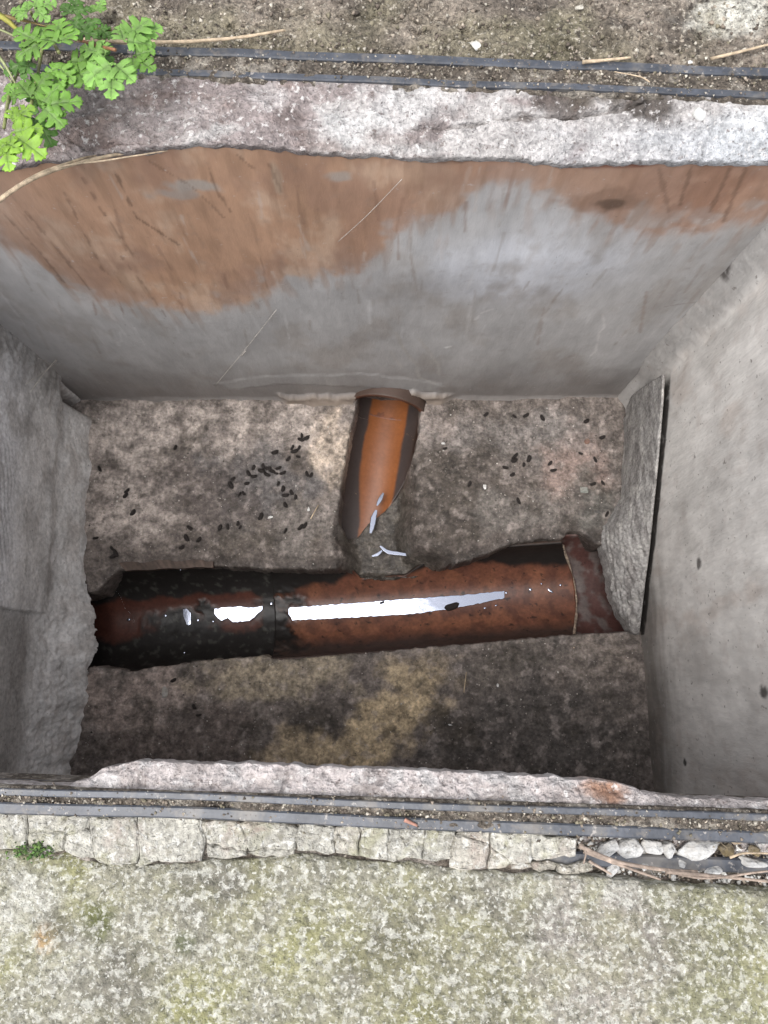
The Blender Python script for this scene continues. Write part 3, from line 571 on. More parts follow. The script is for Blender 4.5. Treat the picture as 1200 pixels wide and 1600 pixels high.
# exposed rim strip along the far lip at the left
def rim_strip():
    a, b = at_z(186, 880, FZ), at_z(333, 871, FZ); a2, b2 = at_z(196, 892, FZ), at_z(333, 884, FZ)
    n = 40; V = []; F = []
    for k in range(n):
        t = k / (n - 1); p = a + (b - a) * t; q = a2 + (b2 - a2) * t; j = 0.0012 * math.sin(k * .45) - 0.0035 * t ** 3 + random.uniform(-.0005, .0005)
        V += [(p[0], p[1] + j, FZ + 0.0008), (q[0], q[1] + j * .4, FZ - 0.0010), (q[0], q[1] + j * .4, FZ - 0.010), (p[0], p[1] + j, FZ - 0.010)]
    for k in range(n - 1):
        for m in range(4): F.append((k * 4 + m, k * 4 + (m + 1) % 4, k * 4 + 4 + (m + 1) % 4, k * 4 + 4 + m))
    F += [(0, 1, 2, 3), tuple(n * 4 - 4 + m for m in (3, 2, 1, 0))]
    cols = np.array([(*(np.array((0.075, 0.05, 0.038)) * (0.65 + 0.7 * random.random())), 0.9) for _ in V]); mesh_obj('rim_strip', V, F, M_pipe, pipe, cols=cols, smooth=False)
rim_strip()

# ------------------------------------------------------------------ branch pipe
bpipe = thing('branch_pipe', 'orange plastic branch pipe coming from the far wall to the main channel', 'pipe')
RB = 0.042; LB = float(np.linalg.norm(B1 - B0))
M_pvc = mineral('orange_plastic', mott=(40, 0.88, 1.12), fine=(250, 0.9, 1.1), specks=((150, 0.70, 0.75, (0.5, 0.35, 0.2), 0.5),), bump=(0.1, 250), bump2=(0.1, 50), rough=(0.16, 0.6), bd=0.0008, spec=0.5)
def b_s(py): return LB * (py - 628) / 222.0
def col_br(S, T):
    n1 = fbm(S, T * .05, 40, 4, 331); c = np.tile(np.array((0.25, 0.088, 0.03)), (*S.shape, 1))
    c = mixc(c, (0.25, 0.115, 0.07), 0.6 * np.exp(-((T - 1.6) / 0.22) ** 2))  # pinkish reflection stripe painted along the pipe bottom
    m1 = sstep(1.02, 0.94, T + 0.03 * n1); tl = 2.08 - 0.36 * sstep(0.3 * LB, LB, S); m2 = sstep(tl, tl + 0.09, T + 0.05 * n1)
    c = mixc(c, (0.055, 0.043, 0.04), np.clip(m1 + m2, 0, 1)); c = mixc(c, (0.02, 0.015, 0.013), sstep(0.55, 0.4, T + 0.05 * n1) + sstep(2.55, 2.7, T + .05 * n1))
    return c, 0.4 + 0.3 * (m1 + m2), None
half_pipe('channel', -0.10, LB * 0.985, RB, FZ - 0.010, bpipe, col_br, th=(lambda S: np.interp(S, [b_s(660), b_s(700), b_s(745), b_s(785), b_s(812), b_s(840)], [0.05, 0.25, 0.75, 1.15, 1.45, 1.6]), math.pi - 0.05), wall=0.003, origin=B0, d=bdir, p=bper, mat=M_pvc, slope=-0.02)
def col_bs(S, T):
    n1 = fbm(S, T * .06, 60, 4, 335); c = np.tile(np.array((0.21, 0.075, 0.038)), (*S.shape, 1)); c = mixc(c, (0.10, 0.055, 0.04), 0.6 * sstep(0, .5, n1)); return c, 0.7 + 0 * S, 0.0005 * n1
half_pipe('socket', -0.09, 0.006, RB - 0.0032, FZ - 0.008, bpipe, col_bs, th=(math.pi * 1.0, math.pi * 2.0), wall=0.006, origin=B0, d=bdir, p=bper, mat=M_pvc, nt=120)
half_pipe('socket', -0.09, 0.004, RB + 0.002, FZ - 0.008, bpipe, col_bs, th=(0.0, math.pi), wall=0.004, origin=B0, d=bdir, p=bper, mat=M_pvc, nt=120)

# ------------------------------------------------------------------ water lying in the channels
def puddle(outline, z, label, h=0.0006, fn=None):
    """Thin lens of water: outline in metres; its rim sinks into what carries it."""
    o = np.array(outline); c = o.mean(0); n = len(o); V = []; F = []
    rings = [(1.0, -0.0012), (0.97, 0.0), (0.8, 0.0002), (0.4, 0.0003)]
    for s, dz in rings:
        for k in range(n):
            p = c + (o[k] - c) * s if s < 1 else o[k]; V.append((p[0], p[1], z + dz))
    V.append((c[0], c[1], z + 0.0003))
    for i in range(len(rings) - 1):
        for k in range(n): F.append((i * n + k, i * n + (k + 1) % n, (i + 1) * n + (k + 1) % n, (i + 1) * n + k))
    L_ = (len(rings) - 1) * n
    for k in range(n): F.append((L_ + k, L_ + (k + 1) % n, len(V) - 1))
    return mesh_obj('water', V, F, M_water, kind='structure', label=label)
def strip_outline(top, bot, z, n=70, jit=0.0004, seed=1):
    r = random.Random(seed); o = []
    tx = np.array([p[0] for p in top], float); ty = np.array([p[1] for p in top], float); bx = np.array([p[0] for p in bot], float); by = np.array([p[1] for p in bot], float)
    for k in range(n):
        x = tx[0] + (tx[-1] - tx[0]) * k / (n - 1); o.append(at_z(x, np.interp(x, tx, ty), z)[:2] + np.array((0, r.uniform(-jit, jit))))
    for k in range(n):
        x = bx[-1] + (bx[0] - bx[-1]) * k / (n - 1); o.append(at_z(x, np.interp(x, bx, by), z)[:2] + np.array((0, r.uniform(-jit, jit))))
    return o
ZI = ZP - 0.0525
def strip_mesh(top, bot, z, label, n=90, seed=1, rp=0.0525):
    o = strip_outline(top, bot, z, n, 0.0006, seed); V = []; F = []; m = len(o) // 2
    for k in range(m):
        a, b = np.array(o[k]), np.array(o[2 * m - 1 - k])
        for t, dz in ((0, -0.0008), (0.015, 0.0), (0.04, 0.0), (0.5, 0.0), (0.96, 0.0), (0.985, 0.0), (1, -0.0008)):
            p = a + (b - a) * t; w = float(np.dot(p - A0, aper)); zs = ZP - math.sqrt(rp * rp - w * w); V.append((p[0], p[1], max(z, zs + 0.0009) + dz))
    for k in range(m - 1):
        for j in range(6): F.append((k * 7 + j, k * 7 + j + 1, k * 7 + 8 + j, k * 7 + 7 + j))
    F = [f[::-1] for f in F]
    return mesh_obj('water', V, F, M_water, kind='structure', label=label)
strip_mesh([(451, 949), (520, 944), (640, 935), (740, 928), (788, 923)], [(451, 970), (520, 967), (640, 960), (690, 954), (740, 945), (788, 935)], ZI + 0.0024, 'long bright trickle of water along the bottom of the main pipe')
strip_mesh([(335, 952), (345, 949), (372, 947), (400, 949), (410, 946)], [(335, 960), (345, 971), (356, 966), (364, 973), (390, 971), (400, 962), (410, 952)], ZI + 0.0008, 'short bright puddle left of the sludge clot in the main pipe', n=30, seed=2, rp=0.0550)
strip_mesh([(286, 952), (292, 950), (298, 958)], [(286, 960), (292, 978), (298, 976)], ZI + 0.0008, 'small wet glint beside the black clot in the main pipe', n=12, seed=3, rp=0.0550)
def drop(px, py, r, z, label, el=1.0, ang=0.0):
    c = at_z(px, py, z)[:2]; o = []
    for k in range(18):
        a = 2 * math.pi * k / 18; rr = r * (1 + random.uniform(-.22, .22)); v = np.array((math.cos(a) * rr * el, math.sin(a) * rr)); ca, sa = math.cos(ang), math.sin(ang)
        o.append((c[0] + v[0] * ca - v[1] * sa, c[1] + v[0] * sa + v[1] * ca))
    return puddle(o, z, label)

def pipe_z(px, py, r=0.0525):
    z = ZI
    for _ in range(8):
        q = at_z(px, py, z)[:2]; w = float(np.dot(np.array(q) - A0, aper)); z = ZP - math.sqrt(max(r * r - w * w, 1e-6))
    return z
for i, (px, py, r, el, ang) in enumerate([(201, 968, .0016, 1.3, .2), (258, 962, .0018, 1, 1.2), (309, 969, .0016, 1, 1), (333, 971, .0013, 1, 1), (829, 921, .0016, 1.2, 1.3), (860, 923, .0015, 2.6, -.6), (876, 914, .0014, 1.2, 1.3), (846, 912, .0010, 1, 0), (791, 926, .0015, 1, 1.2), (775, 946, .0009, 2, .2), (758, 950, .0009, 2, .2), (424, 943, .0016, 1.2, 1.2), (282, 890, .0012, 1, 0), (288, 1020, .0010, 1, 0)]):
    drop(px, py, r, pipe_z(px, py, 0.055 if px < 424 else 0.0525) + 0.0012, 'tiny bright drop of water on the wall of the main pipe', el, ang)['group'] = 'drops in the main pipe'
ZV = lambda px, py: floor_z(*fpt(px, py))
def wet_line(pts, r, z0, label, seed=5):
    rr = random.Random(seed); c = smooth_path([(*p, 0) for p in pts], 8); o1 = []; o2 = []
    for i, p in enumerate(c):
        t = np.array(c[min(i + 1, len(c) - 1)]) - np.array(c[max(i - 1, 0)]); t = t / (np.hypot(t[0], t[1]) + 1e-9); nrm = np.array((-t[1], t[0]))
        w = r * (0.35 + 0.65 * math.sin(math.pi * (i + .5) / len(c))) * rr.uniform(.9, 1.1)
        o1.append((p[0] + nrm[0] * w, p[1] + nrm[1] * w)); o2.append((p[0] - nrm[0] * w, p[1] - nrm[1] * w))
    V = []; F = []
    for a, b in zip(o1, o2):
        A, B = at_z(*a, z0), at_z(*b, z0)
        for t, dz in ((0, -.001), (.06, 0), (.14, 0), (.5, 0), (.86, 0), (.94, 0), (1, -.001)): V.append((*(A + (B - A) * t)[:2], z0 + dz))
    for k in range(len(o1) - 1):
        for j in range(6): F.append((k * 7 + j, k * 7 + j + 1, k * 7 + 8 + j, k * 7 + 7 + j))
    return mesh_obj('water', V, F, M_water, kind='structure', label=label)
wet_line([(599, 770), (594, 780), (589, 790)], 3.2, FZ - 0.040, 'small upper wet glint at the lower end of the branch pipe', 8)
wet_line([(588, 797), (584, 808), (582, 820), (579, 833)], 4.6, FZ - 0.036, 'larger wet sliver below the orange branch pipe')
wet_line([(594, 853), (606, 862), (624, 865), (644, 868)], 3.2, FZ - 0.036, 'curved bright wet line where the branch meets the main pipe')
wet_line([(581, 869), (590, 866), (597, 860)], 2.6, FZ - 0.036, 'short bright wet line below the orange branch pipe', 6)

# ------------------------------------------------------------------ rim: far mortar, near broken mortar, side mortar
nx, ny = 560, 90
gx = np.linspace(-0.40, 0.40, nx); gv = np.linspace(0, 1, ny)
X, Vv = np.meshgrid(gx, gv, indexing='ij')
ze = np.interp(X, edge[:, 0], edge[:, 1]) + 0.0018 * fbm(X, X * 0, 70, 4, 401)
ya = line_y(R_far_in, X) - 0.001; yb = YE + 0.0012 * fbm(X, X * 0, 50, 4, 402)
t1 = np.clip(Vv / 0.82, 0, 1); t2 = np.clip((Vv - 0.82) / 0.18, 0, 1)
Y = ya + (yb - ya) * t1 + 0.012 * t2 ** 1.6
rough_ = 0.0026 * fbm(X, Y, 45, 5, 403, .6) + 0.0014 * fbm(X, Y, 190, 3, 405)
H = 0.0005 + (ze - 0.0005) * t1 ** 1.2 + rough_ * (1 - t2) * sstep(0, .06, Vv) - 0.018 * t2 ** 0.8
for pts in ([(770, 190), (880, 186), (960, 178), (1010, 168)], [(640, 205), (760, 195)], [(850, 150), (900, 155), (990, 162)], [(60, 180), (130, 230), (250, 235)]):
    d = seg_dist(X, Y, [tuple(at_z(*p, -0.006)[:2]) for p in pts]) + 0.0012 * fbm(X, Y, 60, 2, 9); H -= 0.004 * sstep(0.0016, 0.0003, d)
col = np.tile(np.array((0.31, 0.265, 0.255)), (nx, ny, 1))
col = mixc(col, (0.52, 0.495, 0.48), 0.9 * sstep(-0.2, 0.25, fbm(X * 0.8, Y * 1.3, 28, 4, 411) + 0.9 * (X - 0.04) / 0.2))
col = mixc(col, (0.46, 0.48, 0.51), 0.75 * sstep(0.1, 0.26, X + 0.05 * fbm(X, Y, 25, 3, 412)) * sstep(0.2, 0.6, Vv))
col = mixc(col, (0.21, 0.15, 0.13), 0.65 * sstep(0.05, 0.5, fbm(X * .6, Y * 1.5, 30, 4, 413)) * sstep(0.12, -0.02, X))
for (px, py, r, c, a) in ((1010, 165, .022, (0.075, 0.06, 0.05), .9), (880, 165, .018, (0.09, 0.07, 0.06), .8), (930, 150, .02, (0.1, 0.08, 0.06), .7), (820, 185, .006, (0.1, 0.08, 0.07), .8), (450, 190, .012, (0.18, 0.14, 0.13), .6), (640, 165, .03, (0.62, 0.61, 0.60), .7), (540, 200, .02, (0.6, 0.59, 0.58), .7), (420, 160, .015, (0.5, 0.47, 0.46), .6), (1180, 200, .03, (0.6, 0.62, 0.64), .6), (300, 190, .025, (0.45, 0.41, 0.40), .5)):
    q = at_z(px, py, -.004); col = mixc(col, c, a * sstep(1.2, .5, np.hypot(X - q[0], (Y - q[1]) * 1.7) / r + .5 * fbm(X, Y, 60, 3, px)))
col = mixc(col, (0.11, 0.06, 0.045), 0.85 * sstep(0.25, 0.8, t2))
sheet('mortar_bed', np.stack([X, Y, H], -1), M_mortar, (0, 0, -0.02), np.dstack([col, 0.95 + 0 * X]), flip=True, label='whitish mortar ledge between the far wall and the black frame', cat='mortar')

nedge_px = [(-500, 1222), (-100, 1226), (60, 1230), (110, 1226), (135, 1216), (160, 1200), (215, 1189), (300, 1192), (420, 1194), (560, 1200), (700, 1205), (780, 1209), (850, 1214), (940, 1219), (985, 1229), (1030, 1243), (1080, 1248), (1200, 1251), (1600, 1262)]
nz0 = -0.006
nedge = np.array([at_z(*p, nz0)[:2] for p in nedge_px])
nx, ny = 560, 80
X, Vv = np.meshgrid(np.linspace(-0.40, 0.40, nx), np.linspace(0, 1, ny), indexing='ij')
ya = line_y(R_near_in, X) + 0.0015; yb = np.interp(X, nedge[:, 0], nedge[:, 1]) + 0.0016 * fbm(X, X * 0, 90, 4, 421); yb = np.maximum(yb, ya + 0.001)
t1 = np.clip(Vv / 0.72, 0, 1); t2 = np.clip((Vv - 0.72) / 0.28, 0, 1)
Y = ya + (yb - ya) * t1 - 0.014 * t2 ** 2 + 0.0015 * fbm(X, Vv * 0.05, 80, 3, 424) * t2
H = -0.002 + (nz0 + 0.002) * t1 + (0.0032 * fbm(X, Y, 70, 5, 423, .6) + 0.0014 * fbm(X, Y, 200, 2, 425)) * sstep(0, .1, Vv) - 0.045 * t2 ** 0.75
col = np.tile(np.array((0.52, 0.47, 0.455)), (nx, ny, 1))
col = mixc(col, (0.34, 0.30, 0.285), 0.7 * sstep(0.0, .4, fbm(X, Y, 40, 4, 427))); col = mixc(col, (0.53, 0.51, 0.50), 0.7 * sstep(0.05, .4, fbm(X, Y, 60, 4, 428)))
q = at_z(945, 1231, -.006); col = mixc(col, (0.42, 0.22, 0.13), .8 * sstep(.009, .003, np.hypot((X - q[0]) * .6, Y - q[1]) + .004 * fbm(X, Y, 90, 3, 4)))
sheet('mortar_haunch', np.stack([X, Y, H], -1), M_mortar, (0, -0.03, -0.012), np.dstack([col, 0.95 + 0 * X]), label='broken pinkish mortar rim overhanging the chamber on the near side', cat='mortar')
for sgn, lab in ((-1, 'rough mortar bed along the left side of the chamber opening'), (1, 'rough mortar bed along the right side of the chamber opening')):
    nx, ny = 170, 260
    xi = (XL if sgn < 0 else XR) + sgn * 0.004
    U, Yg = np.meshgrid(np.linspace(0, 1, nx), np.linspace(-0.215, 0.262, ny), indexing='ij')
    X = xi + sgn * 0.335 * U + 0.002 * fbm(Yg, Yg * 0, 40, 3, 431 + sgn) * (1 - U)
    H = -0.004 - 0.012 * np.clip(1 - 5 * U, 0, 1) ** 3 + 0.002 * fbm(X, Yg, 50, 4, 433)
    col = mixc(np.full((nx, ny, 3), (0.40, 0.36, 0.34)), (0.55, 0.53, 0.5), sstep(-.1, .4, fbm(X, Yg, 40, 4, 435)))
    sheet('mortar_bed', np.stack([X, Yg, H], -1), M_mortar, (0, 0, -0.05), np.dstack([col, .95 + 0 * X]), flip=(sgn < 0), label=lab, cat='mortar')

# ------------------------------------------------------------------ cover frame
frame = thing('cover_frame', 'black frame of the missing access cover round the opening', 'frame', (0, 0, 0))
def bar(name, pa, pb, w, h, zt, parent, n=160, wob=0.0005, seed=0, mat=None):
    pa, pb = np.array(pa, float)[:2], np.array(pb, float)[:2]; d = (pb - pa) / np.linalg.norm(pb - pa); p = np.array((-d[1], d[0]))
    prof = [(-w / 2, -h), (-w / 2, -w * .14), (-w / 2 + w * .14, 0), (w / 2 - w * .14, 0), (w / 2, -w * .14), (w / 2, -h)]
    V = []; F = []; m = len(prof)
    for k in range(n):
        t = k / (n - 1); c = pa + (pb - pa) * t; s = t * np.linalg.norm(pb - pa)
        o = wob * 2 * float(noise(np.array(s * 9.0), np.array(seed * 3.1), seed)); oz = wob * float(noise(np.array(s * 25.0), np.array(seed * 1.7), seed + 5))
        for (a, b) in prof: V.append((c[0] + p[0] * (a + o), c[1] + p[1] * (a + o), zt + b + oz))
    for k in range(n - 1):
        for j in range(m - 1): F.append((k * m + j, k * m + j + 1, (k + 1) * m + j + 1, (k + 1) * m + j)[::-1])
    F.append(tuple(range(m))); F.append(tuple((n - 1) * m + j for j in range(m))[::-1])
    return mesh_obj(name, V, F, mat or M_rail, parent, smooth=False)
def lx_(l, x): return np.array((x, line_y(l, x)))
bar('rail', lx_(R_far_out, -0.345), lx_(R_far_out, 0.345), 0.0056, 0.03, ZR, frame, seed=1)
bar('rail', lx_(R_far_in, -0.328), lx_(R_far_in, 0.328), 0.0042, 0.03, ZR - .0005, frame, seed=2)
bar('rail', lx_(R_near_in, -0.328), lx_(R_near_in, 0.328), 0.0034, 0.03, ZR, frame, seed=3)
bar('rail', lx_(R_near_out, -0.345), lx_(R_near_out, 0.345), 0.0056, 0.03, ZR, frame, seed=4)
for s in (-1, 1):
    bar('rail', lx_(R_near_in, s * 0.3305), lx_(R_far_in, s * 0.3305), 0.0046, 0.03, ZR - .001, frame, seed=6 + s)
    bar('rail', lx_(R_near_out, s * 0.349), lx_(R_far_out, s * 0.349), 0.0062, 0.03, ZR - .001, frame, seed=9 + s)
# dirt packed between the rails
def dirt(l1, l2, seed, zt):
    nx, ny = 420, 26
    X, Vv = np.meshgrid(np.linspace(-0.335, 0.335, nx), np.linspace(-.3, 1.3, ny), indexing='ij'); a = line_y(l1, X); b = line_y(l2, X); Y = a + (b - a) * Vv
    H = zt + 0.0026 * fbm(X, Y, 38, 5, seed, .6) - 0.0012 * np.clip(np.abs(Vv - .5) - .5, 0, 1) / .3 + 0.0012 * fbm(X, Y, 220, 3, seed + 1)
    col = mixc(np.full((nx, ny, 3), (0.11, 0.092, 0.074)), (0.30, 0.27, 0.23), 0.8 * sstep(0.0, .45, fbm(X, Y, 70, 4, seed + 2)))
    sheet('dirt', np.stack([X, Y, H], -1), M_soil, (0, 0, -0.02), np.dstack([col, 1 + 0 * X]), parent=frame)
dirt(R_far_in, R_far_out, 451, 0.0012); dirt(R_near_out, R_near_in, 461, 0.0017)
# a second, lower black lip shows where the edging has gone
bar('rail', at_z(790, 1338, -0.004), at_z(1500, 1366, -0.004), 0.0068, 0.02, -0.0045, frame, seed=14)

# ------------------------------------------------------------------ cracked cement edging along the near frame
M_edge = mineral('cement_edging', mott=(50, 0.72, 1.15), fine=(320, 0.55, 1.3), specks=((55, 0.50, 0.66, (0.33, 0.32, 0.20), 0.6), (40, 0.56, 0.70, (0.38, 0.29, 0.25), 0.5), (180, 0.57, 0.66, (0.20, 0.185, 0.14), 0.7), (240, 0.56, 0.64, (0.66, 0.65, 0.61), 0.7), (380, 0.62, 0.68, (0.09, 0.08, 0.065), 0.8)), bump=(1.0, 340), bump2=(0.9, 110), bd=0.0026, dist=0.8)
edging = thing('cement_edging', 'cracked strip of pale cement along the near black frame', 'edging')
def slab(name, poly, zt, h, mat, parent, base, seed, inset=0.0005, jit=0.00025, z=0.0, tilt=(0, 0)):
    r = random.Random(seed); P_ = []
    pts = [np.array(at_z(*p, z)[:2]) for p in poly]; n = len(pts)
    for i in range(n):
        a, b = pts[i], pts[(i + 1) % n]; L_ = np.linalg.norm(b - a); k = max(1, int(L_ / 0.0022))
        nn = np.array((-(b - a)[1], (b - a)[0])) / (L_ + 1e-9)
        for j in range(k):
            P_.append(a + (b - a) * j / k + nn * r.uniform(-jit, jit) * 1.6)
    P_ = np.array(P_); P_ = P_ + np.stack([0.0016 * fbm(P_[:, 0], P_[:, 1], 95, 3, 71), 0.0016 * fbm(P_[:, 0], P_[:, 1], 95, 3, 72)], -1); area = np.sum(P_[:, 0] * np.roll(P_[:, 1], -1) - np.roll(P_[:, 0], -1) * P_[:, 1])
    if area < 0: P_ = P_[::-1]
    c = P_.mean(0); m = len(P_); t = np.roll(P_, -1, 0) - np.roll(P_, 1, 0); t /= (np.linalg.norm(t, axis=1, keepdims=True) + 1e-9); nin = np.stack([-t[:, 1], t[:, 0]], -1)
    zz = lambda q: zt + tilt[0] * (q[0] - c[0]) + tilt[1] * (q[1] - c[1])
    V = []; F = []
    for (ins, dz) in ((-0.0007, -h), (-0.0006, -0.0010), (inset * .2, -0.0002), (inset * 1.0, 0.0)):
        for q in P_ + nin * ins: V.append((q[0], q[1], zz(q) + dz + (r.uniform(-.0003, .0003) if dz > -h else 0)))
    for i in range(3):
        for k in range(m): F.append((i * m + k, i * m + (k + 1) % m, (i + 1) * m + (k + 1) % m, (i + 1) * m + k))
    F.append(tuple(3 * m + k for k in range(m))); F.append(tuple(range(m))[::-1])
    cols = np.tile(np.array((*base, 0.95)), (len(V), 1))
    o = mesh_obj(name, V, F, mat, parent, cols=cols, smooth=False)
    return o
# pieces, top edge follows the outer near rail
def ny_(px, off=9): return 1261 + 48 * px / 1200 + off
pieces = [
    [(-60, ny_(-60)), (41, ny_(41)), (43, 1312), (40, 1322), (0, 1325), (-60, 1320)],
    [(44, ny_(44)), (102, ny_(102)), (104, 1288), (100, 1299), (46, 1300)], [(46, 1303), (100, 1302), (98, 1329), (60, 1328), (46, 1322)],
    [(105, ny_(105)), (141, ny_(141)), (143, 1291), (112, 1302), (104, 1300)], [(104, 1304), (143, 1295), (147, 1343), (120, 1336), (102, 1330)],
    [(144, ny_(144)), (214, ny_(214)), (214, 1300), (212, 1347), (190, 1349), (150, 1344), (146, 1300)],
    [(217, ny_(217)), (316, ny_(316, 5)), (318, 1300), (311, 1344), (270, 1347), (216, 1349)],
    [(320, ny_(320)), (372, ny_(372)), (380, 1300), (388, 1330), (350, 1322), (320, 1317)], [(376, ny_(376)), (456, ny_(456)), (464, 1296), (460, 1324), (415, 1322), (392, 1330), (384, 1298)],
    [(321, 1320), (350, 1326), (386, 1334), (386, 1339), (322, 1338)], [(390, 1335), (416, 1326), (459, 1328), (459, 1333), (420, 1339)],
    [(469, ny_(469)), (523, ny_(523)), (521, 1332), (466, 1328), (466, 1300)], [(526, ny_(526)), (557, ny_(557)), (562, 1300), (558, 1336), (525, 1333)],
    [(561, ny_(561)), (603, ny_(603)), (604, 1338), (562, 1337), (565, 1300)], [(607, ny_(607)), (662, ny_(662)), (660, 1342), (607, 1339)],
    [(665, ny_(665)), (709, ny_(709)), (703, 1341), (664, 1342)], [(713, ny_(713)), (765, ny_(765)), (764, 1318), (735, 1310), (711, 1302)], [(710, 1306), (735, 1313), (762, 1321), (757, 1352), (722, 1356), (704, 1352)],
    [(769, ny_(769)), (828, ny_(828)), (829, 1346), (800, 1346), (768, 1322)], [(767, 1326), (797, 1348), (790, 1358), (762, 1356)],
    [(832, ny_(832, 11)), (868, ny_(868, 12)), (900, 1312), (898, 1334), (870, 1340), (833, 1338)],
]
for i, pz in enumerate(pieces):
    b = random.uniform(0.9, 1.1); c0 = (0.50 * b, 0.48 * b, 0.42 * b)
    if i in (12, 16, 17): c0 = (0.47, 0.44, 0.38)
    slab('cement_piece', pz, 0.0004 + random.uniform(-.0006, .0006), 0.011, M_edge, edging, c0, 500 + i, tilt=(random.uniform(-.03, .03), random.uniform(-.03, .03)))
# thin slivers left between the edging and the paving further right
for i, pz in enumerate([[(800, 1350), (830, 1349), (832, 1358), (802, 1358)], [(834, 1349), (858, 1348), (870, 1352), (866, 1360), (836, 1360)], [(874, 1352), (905, 1352), (905, 1363), (876, 1362)], [(908, 1352), (926, 1354), (924, 1364), (908, 1364)]]):
    slab('cement_piece', pz, -0.001, 0.010, M_edge, edging, (0.42, 0.39, 0.33), 540 + i)

# ------------------------------------------------------------------ loose white rubble by the frame
def rock(name, c, sx, sy, sz, mat, base, seed, rot=0.0, n=16, **kw):
    r = random.Random(seed); bm = bmesh.new()
    for k in range(n):
        v = Vector((r.gauss(0, 1), r.gauss(0, 1), r.gauss(0, 1))).normalized(); q = r.uniform(.82, 1.05); bm.verts.new((v.x * sx * q, v.y * sy * q, v.z * sz * q))
    bmesh.ops.convex_hull(bm, input=list(bm.verts)); 
    for v in [v for v in bm.verts if not v.link_faces]: bm.verts.remove(v)
    bmesh.ops.bevel(bm, geom=list(bm.edges), offset=min(sx, sy, sz) * 0.12, segments=1, affect='EDGES')
    me = bpy.data.meshes.new(name); bm.to_mesh(me); bm.free(); a = me.color_attributes.new('Col', 'FLOAT_COLOR', 'POINT')
    a.data.foreach_set('color', np.tile(np.array((*base, 0.95), np.float32), (len(me.vertices), 1)).ravel())
    me.materials.append(mat); o = bpy.data.objects.new(name, me); C.objects.link(o); o.location = c; o.rotation_euler = (r.uniform(-.2, .2), r.uniform(-.2, .2), rot)
    return tag(o, **kw)
wht = (0.56, 0.555, 0.54)
K0 = 1 / 2900.0
rub = [(953, 1328, 22, 12, -.5, 'elongated white stone chip at the left end of the rubble row'), (985, 1326, 22, 17, .1, 'blocky white stone chip beside the elongated one in the rubble row'), (1022, 1326, 20, 13, .1, 'flat white stone chip in the middle of the rubble row'), (1050, 1330, 12, 16, -.4, 'upright narrow white stone chip in the rubble row'), (1093, 1329, 33, 18, -.15, 'largest smooth white stone in the rubble row by the near frame'),
       (1138, 1329, 14, 12, 0, 'mossy brown stone between the white rubble by the near frame'), (960, 1360, 16, 11, -.6, 'pale stone chip below the dry stalks by the near frame'), (1115, 1360, 18, 11, .1, 'white stone chip under the right end of the rubble row'), (1070, 1352, 9, 8, .4, 'small white stone chip below the upright narrow one'), (1180, 1350, 26, 9, .15, 'pale long stone chip at the right edge of the photo'), (1010, 1357, 8, 7, .3, 'small pale stone chip among the dry stalks'), (1160, 1316, 16, 7, -.1, 'thin tan stone chip beside the near frame at right'), (1185, 1332, 14, 8, .3, 'white stone chip beside the mossy brown stone')]
for i, (px, py, a, b, rot, lab) in enumerate(rub):
    q = at_z(px, py, -0.002); base = (0.17, 0.13, 0.07) if 'mossy' in lab else ((0.42, 0.32, 0.22) if 'tan' in lab else wht)
    rock('rubble_stone', (q[0], q[1], -0.0050), a * K0 * 1.0, b * K0 * 1.02, min(a, b) * K0 * 0.85, M_stone, base, 600 + i, -rot, label=lab, cat='stone', group='rubble along the near frame')

# stones on the far side
for i, (px, py, a, b, lab, base, z) in enumerate([(742, 72, 14, 11, 'white angular pebble lying on the gritty soil behind the frame', (0.68, 0.66, 0.6), .003), (1092, 176, 17, 18, 'white pebble stuck in the mortar ledge of the far side', (0.66, 0.66, 0.64), -.003), (1078, 97, 6, 4, 'tiny white pebble against the far black rail', (0.7, 0.69, 0.65), .004), (912, 768, 10, 8, 'grey green pebble on the benching in the right rear corner', (0.30, 0.31, 0.28), None), (905, 12, 9, 6, 'small pale pebble at the top edge of the soil', (0.55, 0.52, 0.45), .003), (375, 62, 7, 5, 'small cream pebble on the soil by the dry stalk', (0.5, 0.45, 0.36), .003), (915, 690, 7, 6, 'small reddish pebble on the benching near the rear corner', (0.22, 0.13, 0.10), None), (930, 800, 9, 9, 'dark lump of grit near the right end of the pipe', (0.09, 0.085, 0.08), None), (258, 1082, 7, 10, 'pale flake lying on the near benching at left', (0.42, 0.40, 0.37), None), (645, 1047, 9, 8, 'round tan pebble set in the near benching', (0.33, 0.27, 0.2), None)]):
    if z is None: q = at_z(px, py, FZ); z = floor_z(q[0], q[1]); k = 1 / 1395
    else: q = at_z(px, py, z); k = K0
    rock('pebble', (q[0], q[1], z), a * k, b * k, min(a, b) * k * .7, M_stone, base, 640 + i, label=lab, cat='pebble')
# white flakes on the benching
flakes = [(424, 808, 7, 3, 'white paint flake among the dark pellets on the left benching'), (484, 796, 3, 5, 'thin white flake below the pellet cluster on the left benching'), (703, 1133, 4, 3, 'tiny white flake on the dark near benching'), (757, 762, 4, 5, 'white flake on the right rear benching'), (693, 694, 5, 3, 'white flake beside a lone pellet right of the branch pipe'), (777, 1070, 3, 4, 'tiny white flake below the right half of the main pipe')]
for i, (px, py, a, b, lab) in enumerate(flakes):
    q = at_z(px, py, FZ); rock('flake', (q[0], q[1], floor_z(q[0], q[1]) + .0006), a / 1395, b / 1395, .0008, M_stone, (.72, .71, .69), 680 + i, random.uniform(-.5, .5), n=10, label=lab, cat='flake')

